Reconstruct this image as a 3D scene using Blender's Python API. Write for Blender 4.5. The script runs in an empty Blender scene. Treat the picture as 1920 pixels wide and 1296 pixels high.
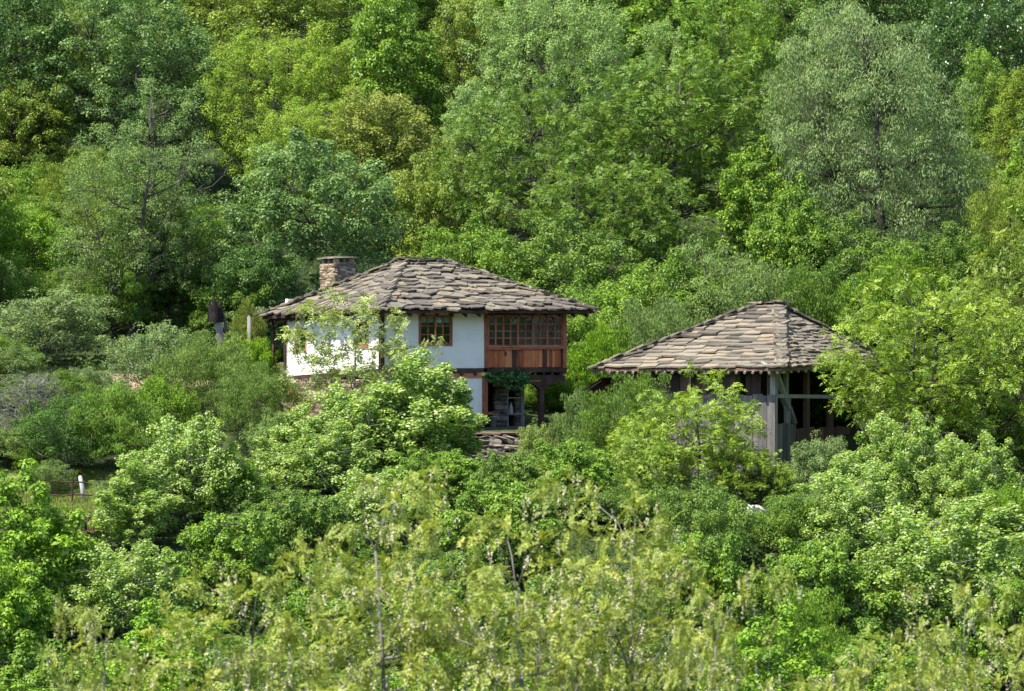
import bpy, math, random
import numpy as np
from mathutils import Vector, Matrix

# ------------------------------------------------------------------ camera, sky, sun, exposure
sc = bpy.context.scene
COL = sc.collection
FPX, CX, CY = 6600.0, 960.0, 648.0            # focal length in photo pixels, principal point
cd = bpy.data.cameras.new('camera'); cam = bpy.data.objects.new('camera', cd); COL.objects.link(cam)
cam.location = (0, 0, 0); cam.rotation_euler = (math.pi / 2, 0, 0)
cd.sensor_width = 36; cd.lens = 36 * FPX / 1920; cd.clip_start = 1; cd.clip_end = 2000
cd.dof.use_dof = True; cd.dof.focus_distance = 148; cd.dof.aperture_fstop = 2.6
sc.camera = cam

SUN_EL = math.radians(60); SUN_AZ = math.atan2(-0.53, -0.85)
sdir = Vector((math.cos(SUN_EL) * math.cos(SUN_AZ), math.cos(SUN_EL) * math.sin(SUN_AZ), math.sin(SUN_EL)))
w = bpy.data.worlds.new('World'); sc.world = w; w.use_nodes = True
nt = w.node_tree; bg = nt.nodes['Background']
sky = nt.nodes.new('ShaderNodeTexSky'); sky.sky_type = 'NISHITA'; sky.sun_disc = False
sky.sun_elevation = SUN_EL; sky.sun_rotation = math.atan2(sdir.x, sdir.y)
sky.air_density = 1.0; sky.dust_density = 1.0
nt.links.new(sky.outputs[0], bg.inputs[0]); bg.inputs[1].default_value = 0.15
sl = bpy.data.lights.new('sun', 'SUN'); sl.energy = 5.0; sl.angle = math.radians(0.53); sl.color = (1.0, 0.94, 0.82)
so = bpy.data.objects.new('sun', sl); COL.objects.link(so)
so.rotation_euler = sdir.to_track_quat('Z', 'Y').to_euler()
sc.view_settings.view_transform = 'Standard'; sc.view_settings.look = 'None'
sc.view_settings.exposure = 0.95; sc.view_settings.gamma = 1.0
sc.render.engine = 'CYCLES'
cy = sc.cycles
cy.max_bounces = 7; cy.diffuse_bounces = 4; cy.glossy_bounces = 3; cy.transmission_bounces = 5
cy.transparent_max_bounces = 10; cy.caustics_reflective = False; cy.caustics_refractive = False
cy.use_denoising = True

random.seed(7)
RNG = np.random.default_rng(11)

# ------------------------------------------------------------------ helpers
def tag(o, label=None, cat=None, group=None, kind=None):
    if label: o['label'] = label
    if cat: o['category'] = cat
    if group: o['group'] = group
    if kind: o['kind'] = kind
    return o

def link(name, data, parent=None, mat=None):
    o = bpy.data.objects.new(name, data); COL.objects.link(o)
    if parent: o.parent = parent
    if mat is not None and data is not None and not data.materials: data.materials.append(mat)
    return o

def empty(name, loc=(0, 0, 0), rz=0.0):
    o = bpy.data.objects.new(name, None); COL.objects.link(o)
    o.location = loc; o.rotation_euler = (0, 0, rz); o.empty_display_size = .3
    return o

class MB:
    """collects shapes into one mesh"""
    def __init__(s): s.v = []; s.f = []
    def add(s, vs, fs):
        b = len(s.v); s.v += [tuple(p) for p in vs]; s.f += [tuple(b + i for i in f) for f in fs]; return s
    def box(s, x0, x1, y0, y1, z0, z1, j=0.0):
        vs = [(x, y, z) for z in (z0, z1) for y in (y0, y1) for x in (x0, x1)]
        if j: vs = [tuple(c + random.uniform(-j, j) for c in p) for p in vs]
        return s.add(vs, [(0, 2, 3, 1), (4, 5, 7, 6), (0, 1, 5, 4), (2, 6, 7, 3), (0, 4, 6, 2), (1, 3, 7, 5)])
    def beam(s, a, b, wd, ht, up=(0, 0, 1), j=0.0):
        a = Vector(a); b = Vector(b); d = (b - a).normalized(); u = Vector(up)
        sd = d.cross(u)
        if sd.length < 1e-4: sd = d.cross(Vector((0, 1, 0)))
        sd.normalize(); u = sd.cross(d).normalized()
        vs = []
        for p in (a, b):
            for q in ((-1, -1), (1, -1), (1, 1), (-1, 1)):
                vs.append(p + sd * (q[0] * wd / 2 + random.uniform(-j, j)) + u * (q[1] * ht / 2 + random.uniform(-j, j)))
        return s.add(vs, [(3, 2, 1, 0), (4, 5, 6, 7), (0, 1, 5, 4), (1, 2, 6, 5), (2, 3, 7, 6), (3, 0, 4, 7)])
    def tube(s, pts, rad, n=6):
        pts = [Vector(p) for p in pts]; vs = []; fs = []
        for i, p in enumerate(pts):
            d = (pts[min(i + 1, len(pts) - 1)] - pts[max(i - 1, 0)]).normalized()
            a = d.cross(Vector((0.3, 1, 0.1))).normalized(); b = d.cross(a)
            for k in range(n):
                t = 2 * math.pi * k / n; vs.append(p + (a * math.cos(t) + b * math.sin(t)) * rad[i])
        for i in range(len(pts) - 1):
            for k in range(n):
                fs.append((i * n + k, i * n + (k + 1) % n, (i + 1) * n + (k + 1) % n, (i + 1) * n + k))
        fs.append(tuple(range(n))[::-1]); fs.append(tuple((len(pts) - 1) * n + k for k in range(n)))
        return s.add(vs, fs)
    def mesh(s, name, smooth=False):
        me = bpy.data.meshes.new(name); me.from_pydata(s.v, [], s.f); me.update()
        if smooth: me.polygons.foreach_set('use_smooth', [True] * len(me.polygons))
        return me
    def build(s, name, mat, parent=None, smooth=False):
        return link(name, s.mesh(name, smooth), parent, mat)

def at(px, py, d):
    """world point at depth d metres seen at photo pixel px, py"""
    return Vector(((px - CX) / FPX * d, d, (CY - py) / FPX * d))

# ------------------------------------------------------------------ materials
def mat_new(name):
    m = bpy.data.materials.new(name); m.use_nodes = True
    n = m.node_tree.nodes; n.clear(); return m, n, m.node_tree.links

def ramp(n, stops):
    r = n.new('ShaderNodeValToRGB'); e = r.color_ramp.elements
    while len(e) < len(stops): e.new(.5)
    for i, (p, c) in enumerate(stops): e[i].position = p; e[i].color = (*c, 1)
    return r

def math_node(n, l, op, a, b=None):
    m = n.new('ShaderNodeMath'); m.operation = op
    for i, v in enumerate((a, b)):
        if v is None: continue
        if isinstance(v, (int, float)): m.inputs[i].default_value = v
        else: l.new(v, m.inputs[i])
    return m.outputs[0]

def leaf_mat(name, pale=(0.30, 0.36, 0.24), rough=0.5, spec=0.35, trans=0.32):
    m, n, l = mat_new(name)
    out = n.new('ShaderNodeOutputMaterial')
    oi = n.new('ShaderNodeObjectInfo')
    at1 = n.new('ShaderNodeAttribute'); at1.attribute_name = 'tone'
    at2 = n.new('ShaderNodeAttribute'); at2.attribute_name = 'pale'
    hsv = n.new('ShaderNodeHueSaturation')
    l.new(oi.outputs['Color'], hsv.inputs['Color'])
    l.new(math_node(n, l, 'MULTIPLY_ADD', at1.outputs['Fac'], -0.03), hsv.inputs['Hue'])
    n1 = hsv.inputs['Hue'].links[0].from_node; n1.inputs[2].default_value = 0.512
    v = math_node(n, l, 'MULTIPLY_ADD', at1.outputs['Fac'], 0.95); v.node.inputs[2].default_value = 0.55
    l.new(v, hsv.inputs['Value'])
    mx = n.new('ShaderNodeMix'); mx.data_type = 'RGBA'
    l.new(at2.outputs['Fac'], mx.inputs['Factor']); l.new(hsv.outputs[0], mx.inputs['A']); mx.inputs['B'].default_value = (*pale, 1)
    p = n.new('ShaderNodeBsdfPrincipled'); l.new(mx.outputs['Result'], p.inputs['Base Color'])
    p.inputs['Roughness'].default_value = rough; p.inputs['Specular IOR Level'].default_value = spec
    t = n.new('ShaderNodeBsdfTranslucent')
    tc = n.new('ShaderNodeMix'); tc.data_type = 'RGBA'; tc.blend_type = 'MULTIPLY'; tc.inputs['Factor'].default_value = 1
    l.new(mx.outputs['Result'], tc.inputs['A']); tc.inputs['B'].default_value = (1.25, 1.2, 0.6, 1)
    l.new(tc.outputs['Result'], t.inputs['Color'])
    ms = n.new('ShaderNodeMixShader'); ms.inputs[0].default_value = trans
    l.new(p.outputs[0], ms.inputs[1]); l.new(t.outputs[0], ms.inputs[2]); l.new(ms.outputs[0], out.inputs[0])
    return m

def noise_mat(name, stops, scale=4.0, detail=6, rough=0.85, bump=0.0, bscale=None, stretch=(1, 1, 1), rand=0.0, objspace=True, spec=0.25):
    """noise driven colour; rand adds a random offset for each object / island"""
    m, n, l = mat_new(name)
    out = n.new('ShaderNodeOutputMaterial'); p = n.new('ShaderNodeBsdfPrincipled')
    tc = n.new('ShaderNodeTexCoord'); mp = n.new('ShaderNodeMapping'); mp.inputs['Scale'].default_value = stretch
    if objspace: l.new(tc.outputs['Object'], mp.inputs['Vector'])
    else:
        g = n.new('ShaderNodeNewGeometry'); l.new(g.outputs['Position'], mp.inputs['Vector'])
    tx = n.new('ShaderNodeTexNoise'); tx.inputs['Scale'].default_value = scale; tx.inputs['Detail'].default_value = detail
    l.new(mp.outputs[0], tx.inputs['Vector'])
    r = ramp(n, stops)
    fac = tx.outputs['Fac']
    if rand:
        oi = n.new('ShaderNodeObjectInfo'); ge = n.new('ShaderNodeNewGeometry')
        s = math_node(n, l, 'ADD', oi.outputs['Random'], ge.outputs['Random Per Island'])
        s = math_node(n, l, 'FRACT', s)
        s = math_node(n, l, 'MULTIPLY_ADD', s, rand); s.node.inputs[2].default_value = -rand / 2
        k = math_node(n, l, 'MULTIPLY_ADD', fac, 0.7); k.node.inputs[2].default_value = 0.15
        fac = math_node(n, l, 'ADD', k, s)
    l.new(fac, r.inputs[0]); l.new(r.outputs[0], p.inputs['Base Color'])
    p.inputs['Roughness'].default_value = rough; p.inputs['Specular IOR Level'].default_value = spec
    if bump:
        b = n.new('ShaderNodeBump'); b.inputs['Strength'].default_value = bump; b.inputs['Distance'].default_value = 0.03
        t2 = n.new('ShaderNodeTexNoise'); t2.inputs['Scale'].default_value = bscale or scale * 3; t2.inputs['Detail'].default_value = 6
        l.new(mp.outputs[0], t2.inputs['Vector']); l.new(t2.outputs['Fac'], b.inputs['Height']); l.new(b.outputs[0], p.inputs['Normal'])
    l.new(p.outputs[0], out.inputs[0]); return m

def glass_mat(name, tint):
    m, n, l = mat_new(name); out = n.new('ShaderNodeOutputMaterial')
    t = n.new('ShaderNodeBsdfTransparent'); t.inputs[0].default_value = (*tint, 1)
    g = n.new('ShaderNodeBsdfGlossy'); g.inputs['Roughness'].default_value = 0.06; g.inputs['Color'].default_value = (.42, .66, .66, 1)
    b = n.new('ShaderNodeBump'); b.inputs['Strength'].default_value = .25; b.inputs['Distance'].default_value = .02
    tc = n.new('ShaderNodeTexCoord'); x = n.new('ShaderNodeTexNoise'); x.inputs['Scale'].default_value = 5
    l.new(tc.outputs['Object'], x.inputs['Vector']); l.new(x.outputs['Fac'], b.inputs['Height']); l.new(b.outputs[0], g.inputs['Normal'])
    f = n.new('ShaderNodeFresnel'); f.inputs['IOR'].default_value = 1.75
    ms = n.new('ShaderNodeMixShader'); l.new(f.outputs[0], ms.inputs[0]); l.new(t.outputs[0], ms.inputs[1]); l.new(g.outputs[0], ms.inputs[2])
    l.new(ms.outputs[0], out.inputs[0]); return m

LEAF = leaf_mat('leaf')
LEAF_SOFT = leaf_mat('leaf_soft', rough=0.7, spec=0.15)
LEAF_WIND = leaf_mat('leaf_pale_underside', pale=(0.48, 0.55, 0.28), rough=0.45, spec=0.4)
LEAF_GLOSS = leaf_mat('leaf_glossy', rough=0.32, spec=0.6)
BLOSSOM = noise_mat('blossom_cream', [(0.3, (0.550, 0.506, 0.310)), (0.7, (0.726, 0.660, 0.460))], 6)
BARK = noise_mat('bark', [(0.3, (0.045, 0.036, 0.032)), (0.7, (0.14, 0.12, 0.105))], 3, stretch=(1, 1, .25), bump=.5)
BARK_PALE = noise_mat('bark_pale', [(0.3, (0.13, 0.12, 0.11)), (0.7, (0.30, 0.28, 0.26))], 3, stretch=(1, 1, .25), bump=.4)
GROUND = noise_mat('hill_ground', [(0.3, (0.020, 0.030, 0.010)), (0.5, (0.030, 0.046, 0.013)), (0.66, (0.05, 0.07, 0.02)), (0.85, (0.10, 0.08, 0.05))], .35, 8, objspace=False, bump=.5, rough=.95)
LAWN = noise_mat('lawn_grass', [(0.3, (0.08, 0.13, 0.022)), (0.7, (0.17, 0.20, 0.05))], 2.5, 8, objspace=False, bump=.6, rough=.95)
EARTH = noise_mat('bare_earth', [(0.3, (0.20, 0.14, 0.09)), (0.7, (0.36, 0.27, 0.18))], 2.0, 8, objspace=False, bump=.6, rough=.95)
PLASTER = noise_mat('white_plaster', [(0.25, (0.703, 0.687, 0.659)), (0.5, (0.839, 0.818, 0.782)), (0.8, (0.907, 0.873, 0.823))], 1.1, 8, bump=.25, bscale=7, rough=.95)
WOOD_DARK = noise_mat('dark_timber', [(0.3, (0.035, 0.020, 0.016)), (0.7, (0.10, 0.055, 0.042))], 3, stretch=(1, 1, .5), bump=.3)
WOOD_RED = noise_mat('red_brown_timber', [(0.3, (0.242, 0.083, 0.053)), (0.7, (0.531, 0.203, 0.119))], 5, stretch=(1, 1, .6), bump=.3, rand=.4)
PLANK_RED = noise_mat('orange_brown_plank', [(0.2, (0.176, 0.053, 0.025)), (0.5, (0.474, 0.150, 0.061)), (0.85, (0.737, 0.299, 0.131))], 6, stretch=(4, 4, .35), bump=.4, rand=.5)
WOOD_GREY = noise_mat('weathered_grey_timber', [(0.3, (0.162, 0.152, 0.142)), (0.7, (0.413, 0.392, 0.358))], 5, stretch=(3, 3, .4), bump=.4, rand=.3)
BOARD_BROWN = noise_mat('weathered_brown_board', [(0.25, (0.045, 0.027, 0.024)), (0.55, (0.110, 0.068, 0.053)), (0.9, (0.240, 0.144, 0.102))], 5, stretch=(4, 4, .3), bump=.4, rand=.6)
BOARD_GREY = noise_mat('weathered_grey_board', [(0.2, (0.079, 0.072, 0.072)), (0.55, (0.172, 0.157, 0.153)), (0.9, (0.272, 0.254, 0.237))], 5, stretch=(4, 4, .3), bump=.4, rand=.6)
SLATE_DARK = noise_mat('roof_stone_grey', [(0.1, (0.072, 0.062, 0.052)), (0.4, (0.132, 0.115, 0.093)), (0.65, (0.180, 0.158, 0.124)), (0.85, (0.224, 0.190, 0.133)), (0.99, (0.259, 0.176, 0.098))], 5, rand=.75, bump=.4, rough=.8)
SLATE_WARM = noise_mat('roof_stone_warm', [(0.1, (0.086, 0.075, 0.062)), (0.4, (0.162, 0.139, 0.110)), (0.65, (0.215, 0.186, 0.142)), (0.85, (0.253, 0.212, 0.155)), (0.99, (0.253, 0.170, 0.100))], 5, rand=.75, bump=.4, rough=.8)
STONE_TAN = noise_mat('tan_wall_stone', [(0.15, (0.134, 0.101, 0.071)), (0.5, (0.286, 0.218, 0.151)), (0.85, (0.403, 0.319, 0.227))], 5, rand=.8, bump=.5)
STONE_GREY = noise_mat('grey_wall_stone', [(0.15, (0.086, 0.073, 0.059)), (0.5, (0.187, 0.160, 0.133)), (0.85, (0.328, 0.277, 0.225))], 5, rand=.8, bump=.5)
MORTAR = noise_mat('dark_mortar', [(0.3, (0.07, 0.055, 0.045)), (0.7, (0.14, 0.115, 0.09))], 6, bump=.4)
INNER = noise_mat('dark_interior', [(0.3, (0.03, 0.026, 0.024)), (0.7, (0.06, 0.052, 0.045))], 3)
GLASS = glass_mat('window_glass', (0.80, 0.88, 0.86))
CURTAIN = noise_mat('white_curtain', [(0.3, (0.60, 0.60, 0.58)), (0.7, (0.75, 0.75, 0.73))], 8)
BRICK = noise_mat('orange_brick', [(0.3, (0.40, 0.13, 0.05)), (0.7, (0.55, 0.20, 0.08))], 6, rand=.3)
WHITE = noise_mat('white_paint', [(0.3, (0.40, 0.40, 0.41)), (0.7, (0.62, 0.62, 0.62))], 6)
RUST = noise_mat('brown_brushwood', [(0.3, (0.07, 0.035, 0.03)), (0.6, (0.17, 0.085, 0.06)), (0.85, (0.32, 0.17, 0.11))], 3, rand=.6)
METAL = noise_mat('grey_metal', [(0.3, (0.22, 0.20, 0.18)), (0.7, (0.40, 0.37, 0.33))], 5, rough=.5)

# ------------------------------------------------------------------ terrain
PR = [(-320, 70), (-120, 26), (-30, 2), (-5, -1.8), (6, -2.3), (25, -9), (45, -14), (70, -16.5), (100, -14.5), (112, -12.2), (125, -9.5), (135, -6.7),
      (142, -5.9), (146.8, -5.4), (147.6, -3.75), (165, -3.3), (172, -1.2), (200, 6.8), (260, 24), (330, 42), (430, 58)]
PL = [(-320, 70), (-120, 26), (-30, 2), (-5, -1.8), (6, -2.3), (25, -9), (45, -14), (70, -16.5), (100, -14.5), (112, -12.2), (125, -9.5), (135, -6.7),
      (142, -5.95), (147, -4.3), (157, -1.3), (165, -0.2), (172, 0.8), (200, 7.4), (260, 24), (330, 42), (430, 58)]
def prof(P, d): return np.interp(d, [p[0] for p in P], [p[1] for p in P])
def ground(x, d):
    x = np.asarray(x, float); d = np.asarray(d, float)
    t = np.clip((-x - 9.5) / 4.0, 0, 1); t = t * t * (3 - 2 * t)
    z = prof(PR, d) * (1 - t) + prof(PL, d) * t
    k = np.clip((d - 166) / 20, 0, 1) + np.clip((125 - d) / 20, 0, 1)
    return z + k * (.5 * np.sin(x * .21 + d * .13) + .35 * np.sin(x * .47 - d * .31 + 1.3))

def build_ground():
    xs = np.concatenate([np.arange(-320, -60, 20), np.arange(-60, 60.1, 1.25), np.arange(80, 321, 20)])
    ds = np.concatenate([np.arange(-320, 90, 10), np.arange(90, 170, .8), np.arange(170, 260, 2), np.arange(260, 431, 10)])
    X, D = np.meshgrid(xs, ds); Z = ground(X, D)
    nx, nd = len(xs), len(ds)
    v = np.stack([X, D, Z], -1).reshape(-1, 3)
    i = np.arange(nd - 1)[:, None] * nx + np.arange(nx - 1)[None]
    f = np.stack([i, i + 1, i + 1 + nx, i + nx], -1).reshape(-1, 4)
    me = bpy.data.meshes.new('ground'); me.from_pydata(v.tolist(), [], f.tolist()); me.update()
    me.polygons.foreach_set('use_smooth', [True] * len(me.polygons))
    tag(link('ground', me, None, GROUND), 'wooded hillside ground under the trees', kind='structure')
build_ground()

def ground_patch(name, label, mat, cx, cd, rx, rd, lift=.03, seed=0):
    rng = np.random.default_rng(seed); n = 28; vs = [(cx, cd)]
    for ring in (.5, 1.0):
        for k in range(n):
            t = 2 * math.pi * k / n; r = ring * (1 + .2 * math.sin(3 * t + seed) + .1 * rng.standard_normal() * ring)
            vs.append((cx + rx * r * math.cos(t), cd + rd * r * math.sin(t)))
    fs = [(0, 1 + k, 1 + (k + 1) % n) for k in range(n)] + [(1 + k, 1 + n + k, 1 + n + (k + 1) % n, 1 + (k + 1) % n) for k in range(n)]
    v3 = [(x, d, float(ground(x, d)) + lift) for x, d in vs]
    me = bpy.data.meshes.new(name); me.from_pydata(v3, [], fs); me.update()
    tag(link(name, me, None, mat), label, kind='structure')
ground_patch('lawn', 'sunlit mown grass beside the rail fence', LAWN, -17.3, 140.2, 4.6, 4.6, seed=1)
ground_patch('path', 'bare sandy earth path beside the old orchard', EARTH, -17.0, 155.3, 4.0, 1.6, seed=2)

# ------------------------------------------------------------------ leaf and tree makers
def unit(a): return a / np.maximum(np.linalg.norm(a, axis=-1, keepdims=True), 1e-9)

def leaf_mesh(name, base, axis, nrm, L, W, tone, pale, mat):
    N = len(base)
    axis = unit(axis); nrm = unit(nrm - axis * (nrm * axis).sum(-1, keepdims=True)); side = np.cross(nrm, axis)
    L = np.broadcast_to(L, (N,))[:, None]; W = np.broadcast_to(W, (N,))[:, None]
    v = np.empty((N, 4, 3))
    v[:, 0] = base
    v[:, 1] = base + axis * L * .45 + side * W * .5 + nrm * W * .12
    v[:, 2] = base + axis * L - nrm * L * .10
    v[:, 3] = base + axis * L * .45 - side * W * .5 + nrm * W * .12
    me = bpy.data.meshes.new(name)
    me.vertices.add(4 * N); me.vertices.foreach_set('co', v.astype(np.float32).ravel())
    me.loops.add(4 * N); me.loops.foreach_set('vertex_index', np.arange(4 * N, dtype=np.int32))
    me.polygons.add(N); me.polygons.foreach_set('loop_start', np.arange(0, 4 * N, 4, dtype=np.int32))
    me.update(calc_edges=True)
    for nm, arr in (('tone', tone), ('pale', pale)):
        a = me.attributes.new(nm, 'FLOAT', 'FACE'); a.data.foreach_set('value', np.asarray(arr, np.float32))
    me.materials.append(mat)
    return me

def lobe_fn(rng, k=11, amp=.34):
    c = unit(rng.standard_normal((k, 3))); a = rng.uniform(-.7, 1, k) * amp
    return lambda d: 1 + (a[None] * np.exp(5 * (d @ c.T - 1))).sum(1)

def crown_points(rng, n, R, zc, rz, inner=.45, zmin=-.8, mind=.0, amp=.34, power=.55, taper=0.0):
    lf = lobe_fn(rng, amp=amp); pts = []
    cand = unit(rng.standard_normal((n * 12, 3)))
    cand = cand[cand[:, 2] > zmin]
    rr = inner + (1 - inner) * rng.random(len(cand)) ** power
    rr = rr * lf(cand)
    P = cand * rr[:, None] * np.array([R, R, rz])
    if taper: P[:, :2] *= (1 - taper * np.clip(P[:, 2:3] / rz, -.3, 1))
    P[:, 2] += zc
    out = []
    for p, d in zip(P, cand):
        if out:
            q = np.asarray(out)
            if ((q - p) ** 2).sum(1).min() < mind * mind: continue
        out.append(p)
        if len(out) >= n: break
    return np.asarray(out)

def skeleton(rng, H, R, hb, tips, r0, nlimb=8, lean=.05, stems=1, wob=.25, twig=True, top=.85):
    mb = MB(); samples = []; srad = []
    for s in range(stems):
        off = np.array([0., 0]) if stems == 1 else rng.uniform(-.2, .2, 2)
        ln = rng.uniform(-lean, lean, 2) * H if stems == 1 else rng.uniform(-.28, .28, 2) * H
        pts = []; n = 9
        ph = rng.uniform(0, 6, 2)
        for i in range(n):
            t = i / (n - 1)
            pts.append((off[0] + ln[0] * t + wob * .5 * math.sin(ph[0] + 5 * t) * t, off[1] + ln[1] * t + wob * .5 * math.sin(ph[1] + 4 * t) * t, t * H * top - (.3 if i == 0 else 0)))
        rad = [r0 * (1.25 if i == 0 else 1) * (1 - .8 * i / (n - 1)) / (stems ** .4) for i in range(n)]
        mb.tube(pts, rad, 7)
        P = np.asarray(pts)
        for i in range(n):
            if P[i, 2] > hb * H * .6: samples.append(P[i]); srad.append(rad[i])
        for k in range(nlimb):
            t = np.clip(hb + .06 + (top - hb - .15) * (k + rng.random()) / nlimb, .05, .92) / top
            i = min(n - 2, int(t * (n - 1))); f = t * (n - 1) - i
            a = P[i] * (1 - f) + P[i + 1] * f; ra = rad[i] * .58
            ang = k * 2.4 + rng.uniform(-.5, .5)
            ln2 = R * rng.uniform(.6, .95) * (1 - .45 * max(0, t - .5))
            e = a + np.array([math.cos(ang) * ln2, math.sin(ang) * ln2, ln2 * rng.uniform(.35, .95)])
            if e[2] > H * .97: e[2] = H * .97
            lp = []; m = 6; w2 = rng.standard_normal(3) * .12 * ln2
            for q in range(m):
                u = q / (m - 1); lp.append(a * (1 - u) + e * u + w2 * math.sin(math.pi * u) + np.array([0, 0, -.14 * ln2 * math.sin(math.pi * u)]))
            lr = [ra * (1 - .82 * q / (m - 1)) for q in range(m)]
            mb.tube(lp, lr, 5)
            for q in range(1, m): samples.append(lp[q]); srad.append(lr[q])
    S = np.asarray(samples); SR = np.asarray(srad)
    if twig and tips is not None:
        for p in tips:
            low = S.copy(); pen = np.where(low[:, 2] > p[2] + .1, 1.5, 0)
            j = int((((S - p) ** 2).sum(1) ** .5 + pen).argmin()); a = S[j]
            mid = (a + p) / 2 + np.array([0, 0, .08]) + rng.standard_normal(3) * .08
            r = min(SR[j] * .7, .05 * (r0 / .25) ** .5)
            mb.tube([a, mid, p], [r, r * .7, r * .3], 4)
    return mb

def clump_leaves(rng, tips, rc, k, L, W, style='out', flat=.75, pale_p=0.0, up=.7, jit=.6, wind=None):
    n = len(tips); kk = np.maximum(3, (k * rng.uniform(.55, 1.45, n)).astype(int)); idx = np.repeat(np.arange(n), kk); N = len(idx)
    rcs = (rc * rng.uniform(.7, 1.35, n))[idx]
    d = rng.standard_normal((N, 3)); d = unit(d); d[:, 2] += .3; d = unit(d)
    pos = tips[idx] + d * (rcs * (.35 + .65 * rng.random(N) ** .6))[:, None] * np.array([1, 1, flat])
    ct = rng.random(n)[idx]
    tone = np.clip(.5 * ct + .5 * rng.random(N), 0, 1)
    pale = np.zeros(N)
    nrm = unit(d * 1.05 + np.array([0, 0, up]) + rng.standard_normal((N, 3)) * jit)
    ax = np.cross(nrm, rng.standard_normal((N, 3)))
    if style == 'droop': ax = ax * .6 + np.array([0, 0, -1.0]) + d * .5
    elif style == 'upright': ax = ax * .5 + np.array([0, 0, 1.0]) + d * .4
    elif style == 'wind':
        ax = ax * .55 + np.array(wind) + d * .25
        pale = (rng.random(N) < pale_p * (.4 + 1.2 * ct)).astype(float) * rng.uniform(.5, 1, N)
    else: ax = ax + d * .5 + np.array([0, 0, -.25])
    LL = L * rng.uniform(.7, 1.3, N)
    return pos, ax, nrm, LL, W * LL / L, tone, pale

def pinnate_leaves(rng, tips, rc, ncomp, nlf, Lr, L, W, flat=.7):
    n = len(tips); kk = np.maximum(3, (ncomp * rng.uniform(.6, 1.4, n)).astype(int)); idx = np.repeat(np.arange(n), kk); N = len(idx)
    d = unit(rng.standard_normal((N, 3))); d[:, 2] += .25; d = unit(d)
    base = tips[idx] + d * (rc * rng.random(N) ** .7)[:, None] * np.array([1, 1, flat])
    a = unit(d * .9 + np.array([0, 0, -.35]) + rng.standard_normal((N, 3)) * .35)
    nr = unit(np.array([0, 0, 1.0]) + d * .5 + rng.standard_normal((N, 3)) * .35); nr = unit(nr - a * (nr * a).sum(-1, keepdims=True))
    sd = np.cross(nr, a); ct = np.clip(.5 * rng.random(n)[idx] + .5 * rng.random(N), 0, 1)
    Lc = Lr * rng.uniform(.7, 1.25, N)
    B, A, Nn, T = [], [], [], []
    m = nlf // 2
    for q in range(m):
        t = (q + .6) / m
        for sg in (-1, 1):
            B.append(base + a * (Lc * t)[:, None] - nr * (Lc * .25 * t * t)[:, None]); A.append(sd * sg + a * .55 + rng.standard_normal((N, 3)) * .12)
            Nn.append(nr + rng.standard_normal((N, 3)) * .25); T.append(np.clip(ct + rng.uniform(-.15, .15, N), 0, 1))
    B.append(base + a * Lc[:, None] - nr * (Lc * .25)[:, None]); A.append(a); Nn.append(nr); T.append(ct)
    B, A, Nn, T = map(np.concatenate, (B, A, Nn, T))
    M = len(B); LL = L * rng.uniform(.75, 1.25, M)
    return B, A, Nn, LL, W * LL / L, T, np.zeros(M)

FOL = 1.92
PROTO = {}
def proto(key, H, R, trunk, crown, bark=BARK, extra=None):
    co = np.empty(len(crown.vertices) * 3, np.float32); crown.vertices.foreach_get('co', co); co = co.reshape(-1, 3)
    H = float(np.percentile(co[:, 2], 99.8)); R = float(np.percentile(np.abs(co[:, 0]), 98.5))     # real extents of the leaves
    trunk.materials.append(bark); PROTO[key] = (H, R, trunk, crown, extra)

def std_tree(key, seed, H, R, hb, n, rc, k, L, W, mat=LEAF, style='out', r0=.25, nlimb=9, inner=.45, mind=.5, amp=.34, stems=1, bark=BARK, flat=.75,
             pale_p=0., wind=None, up=.7, jit=.6, taper=0., lean=.05, zmin=-.8, power=.55, twig=True, shoots=0, shl=.35):
    rng = np.random.default_rng(seed)
    zc = H * (hb + (1 - hb) * .48); rz = H * (1 - hb) * .52
    tips = crown_points(rng, n, R, zc, rz, inner, zmin, mind, amp, power, taper)
    if shoots:                                          # leading shoots that break the outline
        up_ = tips[tips[:, 2] > np.percentile(tips[:, 2], 45)]; r_ = np.linalg.norm(up_[:, :2], axis=1) / R + (up_[:, 2] - zc) / rz
        up_ = up_[np.argsort(-r_)[:shoots * 3]]; sel = up_[rng.choice(len(up_), min(shoots, len(up_)), replace=False)]
        ext = []
        for p in sel:
            o_ = np.array([p[0] / R, p[1] / R, 1.1]); o_ /= np.linalg.norm(o_)
            for q_ in range(1, rng.integers(2, 4)): ext.append(p + o_ * shl * q_ + rng.standard_normal(3) * .06)
        tips = np.concatenate([tips, np.asarray(ext)])
    tips[:, 2] = np.maximum(tips[:, 2], .12 * H * max(hb, .15))
    sk = skeleton(rng, H, R, hb, tips, r0, nlimb, lean, stems, twig=twig)
    lv = clump_leaves(rng, tips, rc, k, L, W, style, flat, pale_p, up, jit, wind)
    proto(key, H, R, sk.mesh('trunk', True), leaf_mesh('crown', *lv, mat), bark)

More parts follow.
